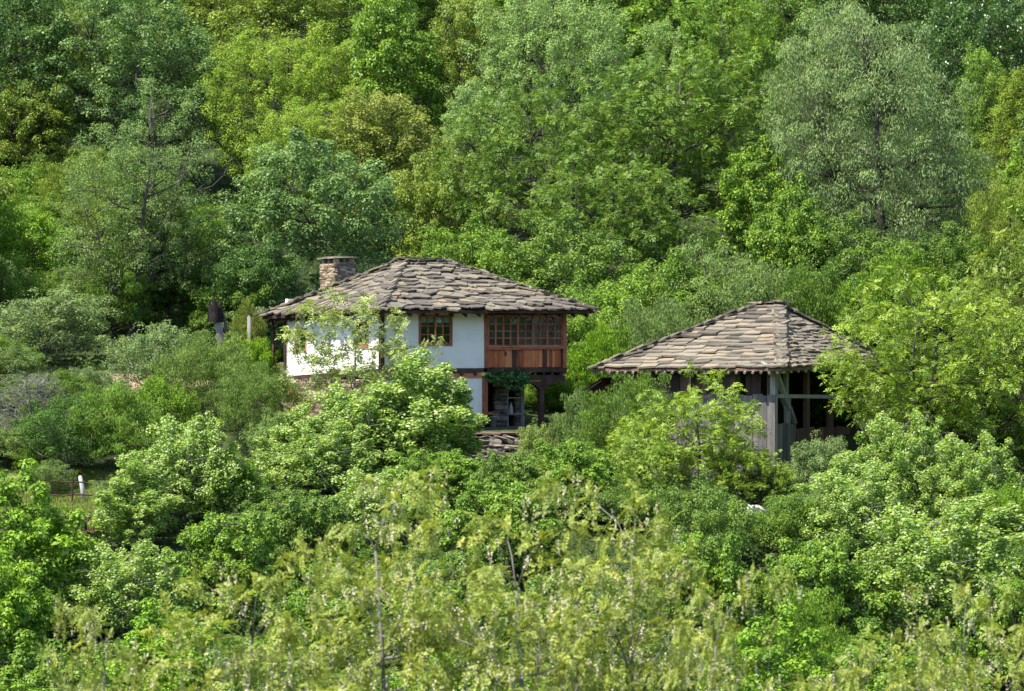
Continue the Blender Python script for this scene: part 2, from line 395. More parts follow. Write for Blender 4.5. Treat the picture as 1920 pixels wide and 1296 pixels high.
def C_(sp, seed, H, R, hb, n, rc, k, L, W, **kw): std_tree(f'{sp}{seed}', 20 + seed * 7 + len(sp) * 31, H, R, hb, n, rc, k, L, W, **kw)
for s in range(2): C_('broad', s, 11, 4.9, .08, 330, .56, 140, .16, .095, mind=.82, jit=.4, shoots=40, shl=.5)
C_('broad', 2, 11, 2.9, .08, 200, .52, 135, .155, .09, mind=.70, jit=.4, shoots=25, shl=.5)
for s in (3, 4): C_('broad', s, 5.8, 2.7, .03, 180, .38, 120, .125, .075, mind=.52, jit=.4, r0=.14, shoots=34, shl=.35)
C_('puff', 0, 11, 4.6, .08, 360, .47, 150, .13, .07, mat=LEAF_SOFT, inner=.6, mind=.80, flat=.9, jit=.3, amp=.4, shoots=30, shl=.6)
C_('puff', 1, 9.5, 4.2, .08, 320, .46, 150, .13, .07, mat=LEAF_SOFT, inner=.6, mind=.78, flat=.9, jit=.3, amp=.4, shoots=30, shl=.6)
C_('puff', 2, 10.5, 2.2, .08, 160, .45, 140, .13, .07, mat=LEAF_SOFT, inner=.5, mind=.64, flat=.9, jit=.3, taper=.35, shoots=16, shl=.6)
C_('willow', 0, 14.5, 5.5, .03, 470, .82, 165, .20, .058, mat=LEAF_SOFT, style='droop', inner=.5, mind=1.0, amp=.55, r0=.4, flat=.75, jit=.5, shoots=40, shl=.7)
C_('willow', 1, 7.5, 3.0, .02, 190, .55, 135, .15, .042, mat=LEAF_SOFT, style='droop', inner=.4, mind=.62, amp=.45, r0=.2, flat=.75, jit=.5, shoots=30, shl=.45)
C_('willow', 2, 4.2, 2.0, .0, 150, .36, 125, .115, .036, mat=LEAF_SOFT, style='upright', inner=.35, mind=.42, amp=.5, r0=.07, stems=4, nlimb=4, jit=.5, shoots=40, shl=.35)
for s in range(3):
    C_('wind', s, (4.3, 4.3, 5.4)[s], (2.7, 2.6, 2.9)[s], .02, 210, .34, 125, .12, .08, mat=LEAF_WIND, style='wind', pale_p=.26, wind=(1.1, .1, .15), inner=.35, mind=.44, amp=.75, r0=.10, stems=2, nlimb=7, bark=BARK_PALE, taper=.5, jit=.5, shoots=45, shl=.34)
C_('wind', 3, 5.4, 1.75, .02, 150, .33, 130, .12, .08, mat=LEAF_WIND, style='wind', pale_p=.26, wind=(1.1, .1, .15), inner=.3, mind=.42, amp=.6, r0=.09, stems=2, nlimb=7, bark=BARK_PALE, taper=.5, jit=.5, shoots=36, shl=.4)
for s in range(2): C_('maple', s, 4.6, 2.4, .02, 180, .38, 110, .13, .11, inner=.5, mind=.50, amp=.55, up=.9, flat=.6, jit=.35, r0=.12, shoots=34, shl=.33)
C_('maple', 2, 11, 5.2, .05, 350, .58, 140, .155, .125, inner=.55, mind=.88, amp=.5, up=.9, flat=.65, jit=.35, shoots=40, shl=.5)
C_('maple', 3, 12, 2.9, .08, 210, .54, 130, .155, .125, inner=.5, mind=.74, amp=.4, up=.9, flat=.65, jit=.35, shoots=25, shl=.5)
C_('sparse', 0, 12.5, 4.4, .16, 290, .52, 100, .13, .07, mat=LEAF_SOFT, inner=.2, mind=.74, amp=.55, r0=.36, nlimb=8, power=.8, stems=3, lean=.1, shoots=30, shl=.5)
C_('sparse', 1, 7.5, 2.9, .15, 170, .44, 90, .13, .07, mat=LEAF_SOFT, inner=.2, mind=.56, amp=.5, r0=.22, nlimb=8, power=.8, stems=2, shoots=20, shl=.4)
C_('sparse', 2, 3.7, 2.1, .10, 130, .33, 100, .105, .055, mat=LEAF_SOFT, inner=.25, mind=.43, amp=.6, r0=.11, nlimb=8, power=.8, stems=2, bark=BARK_PALE, shoots=30, shl=.3)
for s in range(3):
    C_('shrub', s, 2.7, 1.75, 0., 130, .31, 110, .105, .055, mat=LEAF_SOFT, style='upright' if s == 1 else 'out', inner=.35, mind=.37, amp=.6, stems=5, r0=.05, nlimb=4, zmin=-.35, jit=.45, shoots=45, shl=.28)
C_('gloss', 0, 12, 4.6, .05, 320, .58, 100, .2, .11, mat=LEAF_GLOSS, mind=.84, jit=.5, shoots=30, shl=.5)

def young_tree(key, seed, H, R, hb, n, ncomp, lr, L, W, rc=.22, r0=.09, bark=BARK_PALE, blossoms=False, nlimb=9, stems=1, inner=.35, mind=.38, nlf=7, top=.85, amp=.45):
    rng = np.random.default_rng(seed); zc = H * (hb + (1 - hb) * .5); rz = H * (1 - hb) * .5
    tips = crown_points(rng, n, R, zc, rz, inner, -.8, mind, amp, .7)
    sk = skeleton(rng, H, R, hb, tips, r0, nlimb, .06, stems, top=top)
    lv = pinnate_leaves(rng, tips, rc, ncomp, nlf, lr, L, W)
    ex = None
    if blossoms:
        sel = tips[rng.random(len(tips)) < .85]; kk = rng.integers(3, 8, len(sel)); idx = np.repeat(np.arange(len(sel)), kk)
        root = sel[idx] + rng.standard_normal((len(idx), 3)) * np.array([.2, .2, .14])
        m = 16; N = len(idx)
        t = np.tile(np.arange(m) / m, N); b = np.repeat(root, m, 0)
        b[:, 2] -= t * .17; b += rng.standard_normal(b.shape) * (.028 * (1.1 - t))[:, None]
        M = len(b); ax = rng.standard_normal((M, 3)); ax[:, 2] -= .4
        ex = ('blossom', leaf_mesh('blossom', b, ax, rng.standard_normal((M, 3)), .038, .030, np.zeros(M), np.zeros(M), BLOSSOM))
    proto(key, H, R, sk.mesh('trunk', True), leaf_mesh('crown', *lv, LEAF), bark, ex)

young_tree('sapling0', 101, 6.9, 2.75, .22, 120, 12, .27, .16, .075, r0=.085, nlf=7)
young_tree('sapling1', 104, 6.0, 1.3, .3, 34, 8, .27, .14, .062, r0=.05, nlf=7, nlimb=5)
young_tree('young0', 102, 11, 4.8, .08, 300, 24, .25, .15, .07, rc=.42, r0=.22, nlf=7, bark=BARK, mind=.78, nlimb=12)
young_tree('young1', 103, 9.2, 4.4, .10, 280, 22, .25, .14, .068, rc=.40, r0=.2, nlf=7, bark=BARK, mind=.70, nlimb=12)
young_tree('young2', 105, 5.4, 2.7, .05, 170, 19, .20, .12, .06, rc=.28, r0=.1, nlf=7, bark=BARK, mind=.48)
for s in range(3):
    young_tree(f'locust{s}', 110 + s, 12, 1.95, .54, 78, 17, .25, .075, .044, rc=.20, r0=.12, blossoms=True, nlf=11, nlimb=11, mind=.54, inner=.25, amp=.7)

def dead_tree_mesh():
    rng = np.random.default_rng(5)
    tips = crown_points(rng, 330, 2.2, 3.6, 2.6, .25, -.8, .2, .4)
    sk = skeleton(rng, 6.3, 2.2, .12, tips, .16, 16, .05, 3)
    for p in tips[::1]:
        for q in range(3):
            e = p + rng.standard_normal(3) * .34; sk.tube([p, (p + e) / 2 + rng.standard_normal(3) * .05, e], [.014, .010, .005], 3)
    PROTO['dead0'] = (6.3, 2.2, sk.mesh('trunk', True), None, None); PROTO['dead0'][2].materials.append(BARK_PALE)
dead_tree_mesh()

NAMES = dict(broad='broadleaf_tree', puff='ash_tree', willow='willow_tree', wind='lime_tree', maple='maple_tree', sparse='old_pear_tree', shrub='shrub', gloss='laurel_tree', young='walnut_tree', sapling='walnut_sapling', locust='locust_tree', dead='dead_tree')
TREE_RNG = random.Random(3)
def tree(key, px, top, hw, d, color, label, group=None, name=None, rz=None, base=None, cat=None):
    kind = key.rstrip('0123456789'); x = (px - CX) / FPX * d
    zg = float(ground(x, d)) if base is None else base
    zt = (CY - top) / FPX * d; hr = hw / FPX * d
    # the prototype of this species whose proportions come nearest, so leaves keep their real size
    cand = [(abs(math.log((zt - zg) / PROTO[q][0])) + abs(math.log(hr / PROTO[q][1])) + TREE_RNG.uniform(0, .25), q) for q in PROTO if q.rstrip('0123456789') == kind]
    H, R, tm, cm, ex = PROTO[min(cand)[1]]
    sz = (zt - zg) / H; sx = hr / R
    if rz is None: rz = TREE_RNG.uniform(-.35, .35) if kind == 'wind' else TREE_RNG.uniform(0, 6.28)
    root = empty(name or NAMES[kind], (x, d, zg), rz); root.scale = (sx, sx, sz)
    tag(root, label, cat or ('shrub' if kind == 'shrub' else 'tree'), group)
    t = link('stem' if kind == 'shrub' else 'trunk', tm, root)
    if cm is not None:
        c = link('foliage' if kind == 'shrub' else 'crown', cm, root); c.color = (*(q * FOL for q in color), 1)
    if ex: link(ex[0], ex[1], root)
    return root

# foliage colours (linear albedo)
OLIVE = (.104, .148, .023); LIME = (.120, .182, .027); FRESH = (.086, .152, .018); MID = (.074, .128, .021); DEEP = (.044, .090, .020)
TEAL = (.078, .134, .040); MINT = (.128, .194, .066); GREY = (.104, .152, .060); GREYD = (.088, .135, .040); YELL = (.120, .180, .024); DARK = (.040, .082, .021); GOLD = (.116, .144, .030)
BRIGHT = (.094, .174, .014); LIMETREE = (.106, .176, .022)

# ------------------------------------------------------------------ building helpers
class Plan:
    """local frame of a building: u along one facade, v along the other, z up from its base"""
    def __init__(s, px, d, theta, zbase):
        s.o = Vector(((px - CX) / FPX * d, d)); s.th = theta; s.zb = zbase
        s.eu = Vector((math.cos(theta), math.sin(theta))); s.ev = Vector((-math.sin(theta), math.cos(theta)))
    def u_at(s, px, v=0.0):
        k = (px - CX) / FPX; b = s.o + s.ev * v
        return (k * b.y - b.x) / (s.eu.x - k * s.eu.y)
    def v_at(s, px, u=0.0):
        k = (px - CX) / FPX; b = s.o + s.eu * u
        return (k * b.y - b.x) / (s.ev.x - k * s.ev.y)
    def z_at(s, py, u, v):
        return (CY - py) / FPX * (s.o + s.eu * u + s.ev * v).y - s.zb
    def root(s, name): return empty(name, (s.o.x, s.o.y, s.zb), s.th)

FRONT = lambda s, z, dp: (s, dp, z)         # facade along u, depth along +v
SIDE = lambda s, z, dp: (dp, s, z)          # facade along v, depth along +u
RIGHT = lambda um: (lambda s, z, dp: (um - dp, s, z))
BACK = lambda vm: (lambda s, z, dp: (s, vm - dp, z))

def pbox(mb, pl, s0, s1, z0, z1, d0, d1, j=0.0):
    c = [pl(s, z, dp) for dp in (d0, d1) for z in (z0, z1) for s in (s0, s1)]
    if j: c = [tuple(q + random.uniform(-j, j) for q in p) for p in c]
    return mb.add(c, [(0, 1, 3, 2), (4, 6, 7, 5), (0, 4, 5, 1), (2, 3, 7, 6), (0, 2, 6, 4), (1, 5, 7, 3)])

def wall_mesh(name, pl, s0, s1, z0, z1, holes, th, mat, parent, zb=None):
    """a wall with openings as one mesh; zb(s) bends the bottom edge"""
    ss = sorted(set([s0, s1] + [h[i] for h in holes for i in (0, 1)])); zs = sorted(set([z0, z1] + [h[i] for h in holes for i in (2, 3)]))
    def filled(i, k):
        if i < 0 or k < 0 or i >= len(ss) - 1 or k >= len(zs) - 1: return False
        a = (ss[i] + ss[i + 1]) / 2; b = (zs[k] + zs[k + 1]) / 2
        return not any(h[0] < a < h[1] and h[2] < b < h[3] for h in holes)
    mb = MB()
    def P(i, k, dp):
        z = zs[k]
        if zb and k == 0: z = zb(ss[i])
        return pl(ss[i], z, dp)
    for i in range(len(ss) - 1):
        for k in range(len(zs) - 1):
            if not filled(i, k): continue
            a, b, c, d = (i, k), (i + 1, k), (i + 1, k + 1), (i, k + 1)
            mb.add([P(*a, 0), P(*b, 0), P(*c, 0), P(*d, 0)], [(0, 1, 2, 3)])
            mb.add([P(*a, th), P(*b, th), P(*c, th), P(*d, th)], [(3, 2, 1, 0)])
            for (p, q, ni, nk) in ((a, b, i, k - 1), (b, c, i + 1, k), (c, d, i, k + 1), (d, a, i - 1, k)):
                if not filled(ni, nk): mb.add([P(*p, 0), P(*q, 0), P(*q, th), P(*p, th)], [(0, 3, 2, 1)])
    return mb.build(name, mat, parent)

def window(parent, pl, s0, s1, z0, z1, casements, cols, rows, mat, fr=.07, curtain=0.0, dp=.06, name='window'):
    mb = MB(); e = .012
    pbox(mb, pl, s0, s0 + fr, z0, z1, -.03, .12); pbox(mb, pl, s1 - fr, s1, z0, z1, -.03, .12)
    pbox(mb, pl, s0 + fr, s1 - fr, z1 - fr, z1, -.026, .116); pbox(mb, pl, s0 + fr, s1 - fr, z0, z0 + fr, -.036, .116)
    wo = mb.build(name, mat, parent)
    cw = (s1 - s0 - 2 * fr) / casements
    for c in range(casements):
        a = s0 + fr + c * cw; b = a + cw; m = MB(); k = .045; g = .006
        pbox(m, pl, a + g, a + k, z0 + fr + g, z1 - fr - g, .0, .05); pbox(m, pl, b - k, b - g, z0 + fr + g, z1 - fr - g, .0, .05)
        pbox(m, pl, a + k, b - k, z1 - fr - k, z1 - fr - g, .003, .047); pbox(m, pl, a + k, b - k, z0 + fr + g, z0 + fr + k, .003, .047)
        iw = (b - a - 2 * k) / cols; ih = (z1 - z0 - 2 * fr - 2 * k) / rows; q = .018
        for i in range(1, cols): pbox(m, pl, a + k + i * iw - q * 1.6, a + k + i * iw + q * 1.6, z0 + fr + k, z1 - fr - k, .006, .044)
        for r in range(1, rows):
            for i in range(cols):
                pbox(m, pl, a + k + i * iw + (q * 1.6 if i else 0), a + k + (i + 1) * iw - (q * 1.6 if i < cols - 1 else 0), z0 + fr + k + r * ih - q, z0 + fr + k + r * ih + q, .010, .040)
        m.build('casement', mat, wo)
        for i in range(cols):
            for r in range(rows):
                x0 = a + k + i * iw; zz0 = z0 + fr + k + r * ih; t = random.uniform(-.010, .010); t2 = random.uniform(-.008, .008)
                p = MB().add([pl(x0, zz0, .026 + t), pl(x0 + iw, zz0, .026 - t), pl(x0 + iw, zz0 + ih, .026 - t + t2), pl(x0, zz0 + ih, .026 + t + t2)], [(0, 1, 2, 3)])
                p.build('pane', GLASS, wo)
    if curtain:
        m = MB(); n = 24
        for i in range(n):
            x0 = s0 + fr + (s1 - s0 - 2 * fr) * i / n; x1 = s0 + fr + (s1 - s0 - 2 * fr) * (i + 1) / n
            d0 = .065 + .02 * (i % 2); d1 = .065 + .02 * ((i + 1) % 2)
            m.add([pl(x0, z1 - curtain, d0), pl(x1, z1 - curtain, d1), pl(x1, z1 - fr, d1), pl(x0, z1 - fr, d0)], [(0, 1, 2, 3)])
        m.build('curtain', CURTAIN, wo)
    return wo

# shared slate meshes: a rough stone plate, x -.5...5, y -.2 (lower edge) ...1.1 (under the course above)
def slate_meshes(n, mat, th, seed, pointed=1.0):
    rr = random.Random(seed); out = []
    for i in range(n):
        k = rr.choice((3, 4, 4, 5)); low = []
        for q in range(k):
            t = q / (k - 1); low.append((-.52 + 1.04 * t + (rr.uniform(-.06, .06) if 0 < q < k - 1 else 0), (-.06 - .42 * pointed * math.sin(math.pi * t) * rr.uniform(.1, 1.2) + rr.uniform(-.12, .10) * pointed)))
        pts = low + [(.5 + rr.uniform(-.05, .03), 1.1), (-.5 + rr.uniform(-.03, .05), 1.1)]
        m = MB(); N = len(pts)
        top = [(x * .985, y + (.015 if y < .5 else 0), th + rr.uniform(-.006, .006)) for x, y in pts]; bot = [(x, y, 0) for x, y in pts]
        m.add(bot + top, [tuple(range(N))[::-1], tuple(range(N, 2 * N))] + [(q, (q + 1) % N, N + (q + 1) % N, N + q) for q in range(N)])
        me = m.mesh('slate'); me.materials.append(mat); out.append(me)
    return out

def lay_slates(parent, E0, E1, T0, T1, rows, wmin, wmax, meshes, budget, rr, sag=0.0, lift=.02, tilt=.085, over=.10, wob=.02, rough=.10, yaw=.14):
    """courses of stone plates on one roof slope, from the eave E0-E1 up to T0-T1; returns matrices past the budget"""
    E0, E1, T0, T1 = map(Vector, (E0, E1, T0, T1)); rest = []
    ux = (E1 - E0).normalized(); mid = ((T0 + T1) / 2 - (E0 + E1) / 2); uy = (mid - ux * mid.dot(ux)); slope = uy.length; uy.normalize(); uz = ux.cross(uy).normalized()
    ex = slope / rows
    for r in range(rows):
        t = r / rows
        a = E0.lerp(T0, t); b = E1.lerp(T1, t); Ln = (b - a).length; x = -over * rr.random()
        while x < Ln + over * .5:
            wd = rr.uniform(wmin, wmax)
            if rr.random() < .12: wd *= 1.35
            if x + wd > Ln + over + .15: wd = max(.22, Ln + over - x)
            c = a + ux * (x + wd / 2) + uy * (rr.uniform(-rough * 1.3, rough) * ex) + uz * (lift + rr.uniform(0, .02 + rough * .15) + wob * math.sin(x * 1.7 + r * .9) - sag * math.sin(math.pi * t) * math.sin(math.pi * max(0, min(1, x / max(Ln, .1)))))
            M = Matrix((ux, uy, uz)).transposed().to_4x4()
            S = Matrix.Diagonal((wd * 1.0, ex * rr.uniform(1.15, 1.4), rr.uniform(.75, 1.45), 1))
            R_ = Matrix.Rotation(rr.uniform(-yaw, yaw), 4, 'Z') @ Matrix.Rotation(-tilt * rr.uniform(.7, 1.3), 4, 'X') @ Matrix.Rotation(rr.uniform(-.03, .03), 4, 'Y')
            M = Matrix.Translation(c) @ M @ R_ @ S
            if budget[0] > 0:
                budget[0] -= 1
                o = link('slate', rr.choice(meshes), parent); o.matrix_basis = M
            else: rest.append((M, rr.choice(meshes)))
            x += wd * rr.uniform(.93, 1.0)
    return rest

def hip_caps(parent, E, T, n, wd, meshes, budget, rr, lift=.07, sagfn=None, jit=.25):
    E, T = Vector(E), Vector(T); up = (T - E); L = up.length; up.normalize(); sx = up.cross(Vector((0, 0, 1))).normalized(); nz = sx.cross(up).normalized()
    for i in range(n):
        c = E + up * (L * (i - .1) / n) + nz * (lift + rr.uniform(-.01, .02))
        M = Matrix((sx, up, nz)).transposed().to_4x4()
        M = Matrix.Translation(c) @ M @ Matrix.Rotation(rr.uniform(-jit, jit), 4, 'Z') @ Matrix.Rotation(-.10, 4, 'X') @ Matrix.Diagonal((wd * rr.uniform(.8, 1.2), L / n * 1.35, 1.1, 1))
        if budget[0] > 0:
            budget[0] -= 1; o = link('slate', rr.choice(meshes), parent); o.matrix_basis = M

def join_slates(parent, rest, mat, name='slate_courses'):
    mb = MB()
    for M, me in rest:
        mb.add([M @ v.co for v in me.vertices], [tuple(p.vertices) for p in me.polygons])
    if rest: tag(mb.build(name, mat, parent), kind='stuff')

def rock_meshes(n, mat, seed):
    rr = random.Random(seed); out = []
    for i in range(n):
        vs, fs, ix = [], [], {}
        def vid(p):
            if p not in ix:
                q = Vector(p); l = q.length; q = q * (.55 / max(abs(c) for c in q)) * .55 + q.normalized() * .28
                q = Vector((c * (1 + rr.uniform(-.16, .16)) for c in q)); ix[p] = len(vs); vs.append(q)
            return ix[p]
        for ax in range(3):
            for sg in (-1, 1):
                for a in (-1, 0):
                    for b in (-1, 0):
                        f = []
                        for da, db in ((0, 0), (1, 0), (1, 1), (0, 1)):
                            c = [0, 0, 0]; c[ax] = sg; c[(ax + 1) % 3] = a + da; c[(ax + 2) % 3] = b + db; f.append(vid(tuple(c)))
                        fs.append(tuple(f) if sg > 0 else tuple(f[::-1]))
        m = MB().add(vs, fs).mesh('stone'); m.materials.append(mat); out.append(m)
    return out

def lay_stones(parent, pl, s0, s1, z0, z1, hmin, hmax, wmin, wmax, meshes, rr, dp=.02, depth=.25, skip=None, budget=None, jit=.03, rot=.12):
    z = z0; rest = []
    while z < z1 - .03:
        h = min(rr.uniform(hmin, hmax), z1 - z + .02); s = s0 - rr.random() * .1
        while s < s1:
            wd = rr.uniform(wmin, wmax); wd = min(wd, s1 + .06 - s)
            if wd > .06 and not (skip and skip(s + wd / 2, z + h / 2)):
                p = Vector(pl(s + wd / 2, z + h / 2 + rr.uniform(-jit, jit), dp + rr.uniform(-.02, .02)))
                X = (Vector(pl(1, 0, 0)) - Vector(pl(0, 0, 0))); Y = (Vector(pl(0, 0, 1)) - Vector(pl(0, 0, 0))); Z = Vector((0, 0, 1))
                M = Matrix.Translation(p) @ Matrix((X, Y, Z)).transposed().to_4x4() @ Matrix.Rotation(rr.uniform(-rot, rot), 4, 'Y') @ Matrix.Diagonal((wd * 1.02, depth, h * 1.02, 1))
                o = link('stone', rr.choice(meshes), parent); o.matrix_basis = M
            s += wd
        z += h

ROCK_TAN = rock_meshes(7, STONE_TAN, 1); ROCK_GREY = rock_meshes(7, STONE_GREY, 2)
SL_HOUSE = slate_meshes(14, SLATE_DARK, .062, 3, 1.0); SL_BARN = slate_meshes(12, SLATE_WARM, .060, 4, .35)

# ------------------------------------------------------------------ the white house
TH = math.radians(28)
H = Plan(715, 150.0, TH, -3.55)
house = H.root('village_house')
tag(house, 'whitewashed two-storey village house with stone slab roof and glazed timber balcony', 'house')
rr = random.Random(21)
zf = H.z_at
U_POST = H.u_at(909); U_MAX = H.u_at(1060); V_MAX = H.v_at(535)
ZT = 1.50 + 3.55; ZB1 = zf(691, 0, 0); ZB0 = zf(709, 0, 0)        # wall top, top and foot of the floor beam
U_G = H.u_at(906)                                                  # end of the ground floor front wall
U_GR = H.u_at(983, 1.1)                                            # right side of the ground floor
V_REC = 1.1                                                        # how far the ground floor is set back below the balcony
# upper front wall with its window
w0, w1, wz0, wz1 = H.u_at(785), H.u_at(848), zf(649, 2, 0), zf(590, 2, 0)
wall_mesh('wall', FRONT, .06, U_POST, ZB1, ZT, [(w0, w1, wz0, wz1)], .30, PLASTER, house)
window(house, FRONT, w0, w1, wz0, wz1, 2, 2, 3, WOOD_RED, fr=.075, curtain=.34)
# upper left wall; its foot drops towards the back
lv0, lv1 = H.v_at(575), H.v_at(553); lz0, lz1 = zf(660, 0, 6), zf(614, 0, 6)
mv0, mv1 = H.v_at(691), H.v_at(669); mz0, mz1 = zf(652, 0, 2), zf(600, 0, 2)
zfoot = lambda s: ZB1 + (zf(706, 0, V_MAX) - ZB1) * s / V_MAX
wall_mesh('wall', SIDE, .08, V_MAX, ZB1 - .3, ZT, [(lv0, lv1, lz0, lz1), (mv0, mv1, mz0, mz1)], .30, PLASTER, house, zb=zfoot)
window(house, SIDE, lv0, lv1, lz0, lz1, 1, 2, 3, WOOD_RED, fr=.10)
window(house, SIDE, mv0, mv1, mz0, mz1, 1, 2, 3, WOOD_RED, fr=.10)
# back and right walls, floors (close the rooms)
wall_mesh('wall', RIGHT(U_MAX), 2.4, V_MAX, ZB1, ZT, [], .3, PLASTER, house)
wall_mesh('wall', BACK(V_MAX), .0, U_MAX - .01, ZB1 - .25, ZT + .6, [], .3, PLASTER, house)
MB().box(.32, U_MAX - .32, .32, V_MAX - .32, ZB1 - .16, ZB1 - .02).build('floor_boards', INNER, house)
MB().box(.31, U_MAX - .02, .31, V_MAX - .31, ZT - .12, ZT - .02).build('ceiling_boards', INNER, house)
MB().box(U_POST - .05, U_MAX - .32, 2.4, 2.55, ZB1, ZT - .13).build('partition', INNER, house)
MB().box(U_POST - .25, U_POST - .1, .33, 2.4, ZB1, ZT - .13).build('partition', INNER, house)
# ground floor
wall_mesh('wall', FRONT, .06, U_G, .28, ZB0, [], .35, PLASTER, house)
wall_mesh('wall', RIGHT(U_GR), V_REC + .3, V_MAX - .3, .0, ZB0, [], .35, MORTAR, house)
wall_mesh('wall', BACK(V_MAX - .02), .0, U_GR - .4, -.3, ZB0 - .2, [], .35, MORTAR, house)
# timber frame
def post(px, top, foot, wpx, pl, v=0.0, mat=WOOD_DARK, d0=-.05, d1=.20, parent=house, name='post'):
    s = H.u_at(px, v) if pl is FRONT else H.v_at(px); hw = wpx / 44 / 2 / math.cos(TH if pl is FRONT else math.pi / 2 - TH)
    mb = MB(); pbox(mb, pl, s - hw, s + hw, foot, top, d0, d1, .012); return mb.build(name, mat, parent)
mb = MB(); mb.box(-.07, .12, -.07, .13, .25, ZT, .015); mb.build('corner_post', WOOD_DARK, house)
post(911, ZT, ZB1, 6, FRONT, d0=-.06, d1=.22, mat=WOOD_RED)
post(909, ZB0, .25, 10, FRONT, d0=-.05, d1=.30, mat=WOOD_RED)
mb = MB(); pbox(mb, SIDE, V_MAX - .14, V_MAX + .06, ZB1 - .6, ZT, -.06, .14, .012); mb.build('corner_post', WOOD_DARK, house)
def hbeam(pl, s0, s1, za, zb_, ht, d0, d1, mat=WOOD_DARK, name='beam', n=6):
    mb = MB(); st = [s0 + (s1 - s0) * i / n for i in range(n + 1)]; vs = []
    for i, s in enumerate(st):
        z = za + (zb_ - za) * i / n + random.uniform(-.02, .02)
        for dz, dd in ((-ht / 2, d0), (-ht / 2, d1), (ht / 2, d1), (ht / 2, d0)): vs.append(pl(s, z + dz + random.uniform(-.012, .012), dd))
    fs = [(0, 1, 2, 3), tuple(n * 4 + q for q in (3, 2, 1, 0))]
    for i in range(n):
        for q in range(4): fs.append((i * 4 + q, (i + 1) * 4 + q, (i + 1) * 4 + (q + 1) % 4, i * 4 + (q + 1) % 4))
    mb.add(vs, fs); return mb.build(name, mat, parent=house)
hbeam(FRONT, .14, U_POST - .08, (ZB1 + ZB0) / 2 + .10, (ZB1 + ZB0) / 2 + .10, .20, -.07, .25)
hbeam(FRONT, .14, U_G - .12, (ZB1 + ZB0) / 2 - .13, (ZB1 + ZB0) / 2 - .13, .21, -.04, .25, WOOD_RED)
for k in range(7):                                               # joist ends between the two beams
    s = .5 + k * (U_POST - 1) / 6; mb = MB(); pbox(mb, FRONT, s - .07, s + .07, (ZB1 + ZB0) / 2 - .10, (ZB1 + ZB0) / 2 + .05, -.11, .1, .01); mb.build('joist', WOOD_DARK, house)
hbeam(SIDE, .15, V_MAX - .16, ZB1 - .13, zfoot(V_MAX) - .12, .20, -.06, .25)
hbeam(FRONT, .1, U_G - .14, .17, .17, .22, -.06, .3, WOOD_RED, name='sill_beam')
hbeam(FRONT, .14, U_MAX, ZT - .04, ZT - .04, .16, -.08, .2, name='wall_plate'); hbeam(SIDE, .15, V_MAX + .8, ZT - .05, ZT - .13, .16, -.09, .2, name='wall_plate')
# stone base under the left wall
sb = MB().box(.05, .5, .05, V_MAX, -.6, ZB1 - .55).build('stone_base', MORTAR, house)
lay_stones(sb, SIDE, .15, V_MAX, -.5, ZB1 - .52, .14, .26, .22, .55, ROCK_TAN, random.Random(5), dp=.06, depth=.22)
for k in range(5):                                               # orange bricks set into it
    mb = MB(); s = H.v_at(548 + (k % 3) * 9); z = zf(735 + 11 * k, 0, 7); pbox(mb, SIDE, s - .22, s + .2, z - .05, z + .06, -.14, .1, .008); mb.build('brick', BRICK, sb)
# stone wing behind the left corner
wing = MB().box(.3, 4.0, V_MAX + .1, V_MAX + 2.4, -.5, zf(683, 0, V_MAX)).build('stone_wing', MORTAR, house)
lay_stones(wing, lambda s, z, dp: (.3 + dp, s, z), V_MAX + .15, V_MAX + 2.3, .8, zf(683, 0, V_MAX) + .02, .10, .22, .25, .6, ROCK_TAN, random.Random(6), dp=.0, depth=.22)
mb = MB(); pbox(mb, SIDE, V_MAX + .5, V_MAX + 1.9, zf(734, 0, V_MAX) - .06, zf(734, 0, V_MAX) + .05, .1, .3, .01); mb.build('lintel', BRICK, house)
# porch post carrying the far eave
vp = H.v_at(512, -.1); MB().tube([(-.1, vp, zf(683, 0, V_MAX) - .1), (-.08, vp, 3.2), (-.1, vp, ZT - .1)], [.075, .07, .065], 7).build('porch_post', WOOD_DARK, house, True)

# glazed balcony
bz0, bz1 = zf(651, 7, 0), zf(591, 7, 0)
bu0 = H.u_at(914); bu1 = H.u_at(1058)
window(house, FRONT, bu0, bu1 - .06, bz0, bz1, 5, 2, 4, WOOD_RED, fr=.05, name='balcony_window')
hbeam(FRONT, bu0 - .02, U_MAX - .02, bz0 - .05, bz0 - .05, .10, -.09, .2, WOOD_RED, name='window_rail')
mb = MB(); pbox(mb, FRONT, U_MAX - .13, U_MAX + .03, ZB1 - .3, ZT, -.06, .16, .01); mb.build('corner_post', WOOD_RED, house)
pp = [914, 964, 1021, 1056]
for i in range(3):
    a, b = H.u_at(pp[i]) + (.10 if i else .0), H.u_at(pp[i + 1]) - (.10 if i < 2 else .12)
    if i:
        mb = MB(); c = H.u_at(pp[i]); pbox(mb, FRONT, c - .10, c + .10, ZB1 + .02, bz0 - .1, -.045, .14, .01); mb.build('balcony_post', WOOD_DARK, house)
    n = 7 if i < 2 else 5
    for k in range(n):
        s0_ = a + (b - a) * k / n; s1_ = a + (b - a) * (k + 1) / n; dz = random.uniform(-.012, .012)
        mb = MB(); pbox(mb, FRONT, s0_ + .004, s1_ - .004, ZB1 + .03, bz0 - .105, .0 + dz, .04 + dz, .003); mb.build('plank', PLANK_RED, house)
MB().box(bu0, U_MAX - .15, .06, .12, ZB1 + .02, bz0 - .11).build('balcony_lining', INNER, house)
mb = MB(); pbox(mb, FRONT, H.u_at(946), H.u_at(950), zf(667, 7, 0), zf(660, 7, 0), -.022, -.016); mb.build('knot_hole', INNER, house)
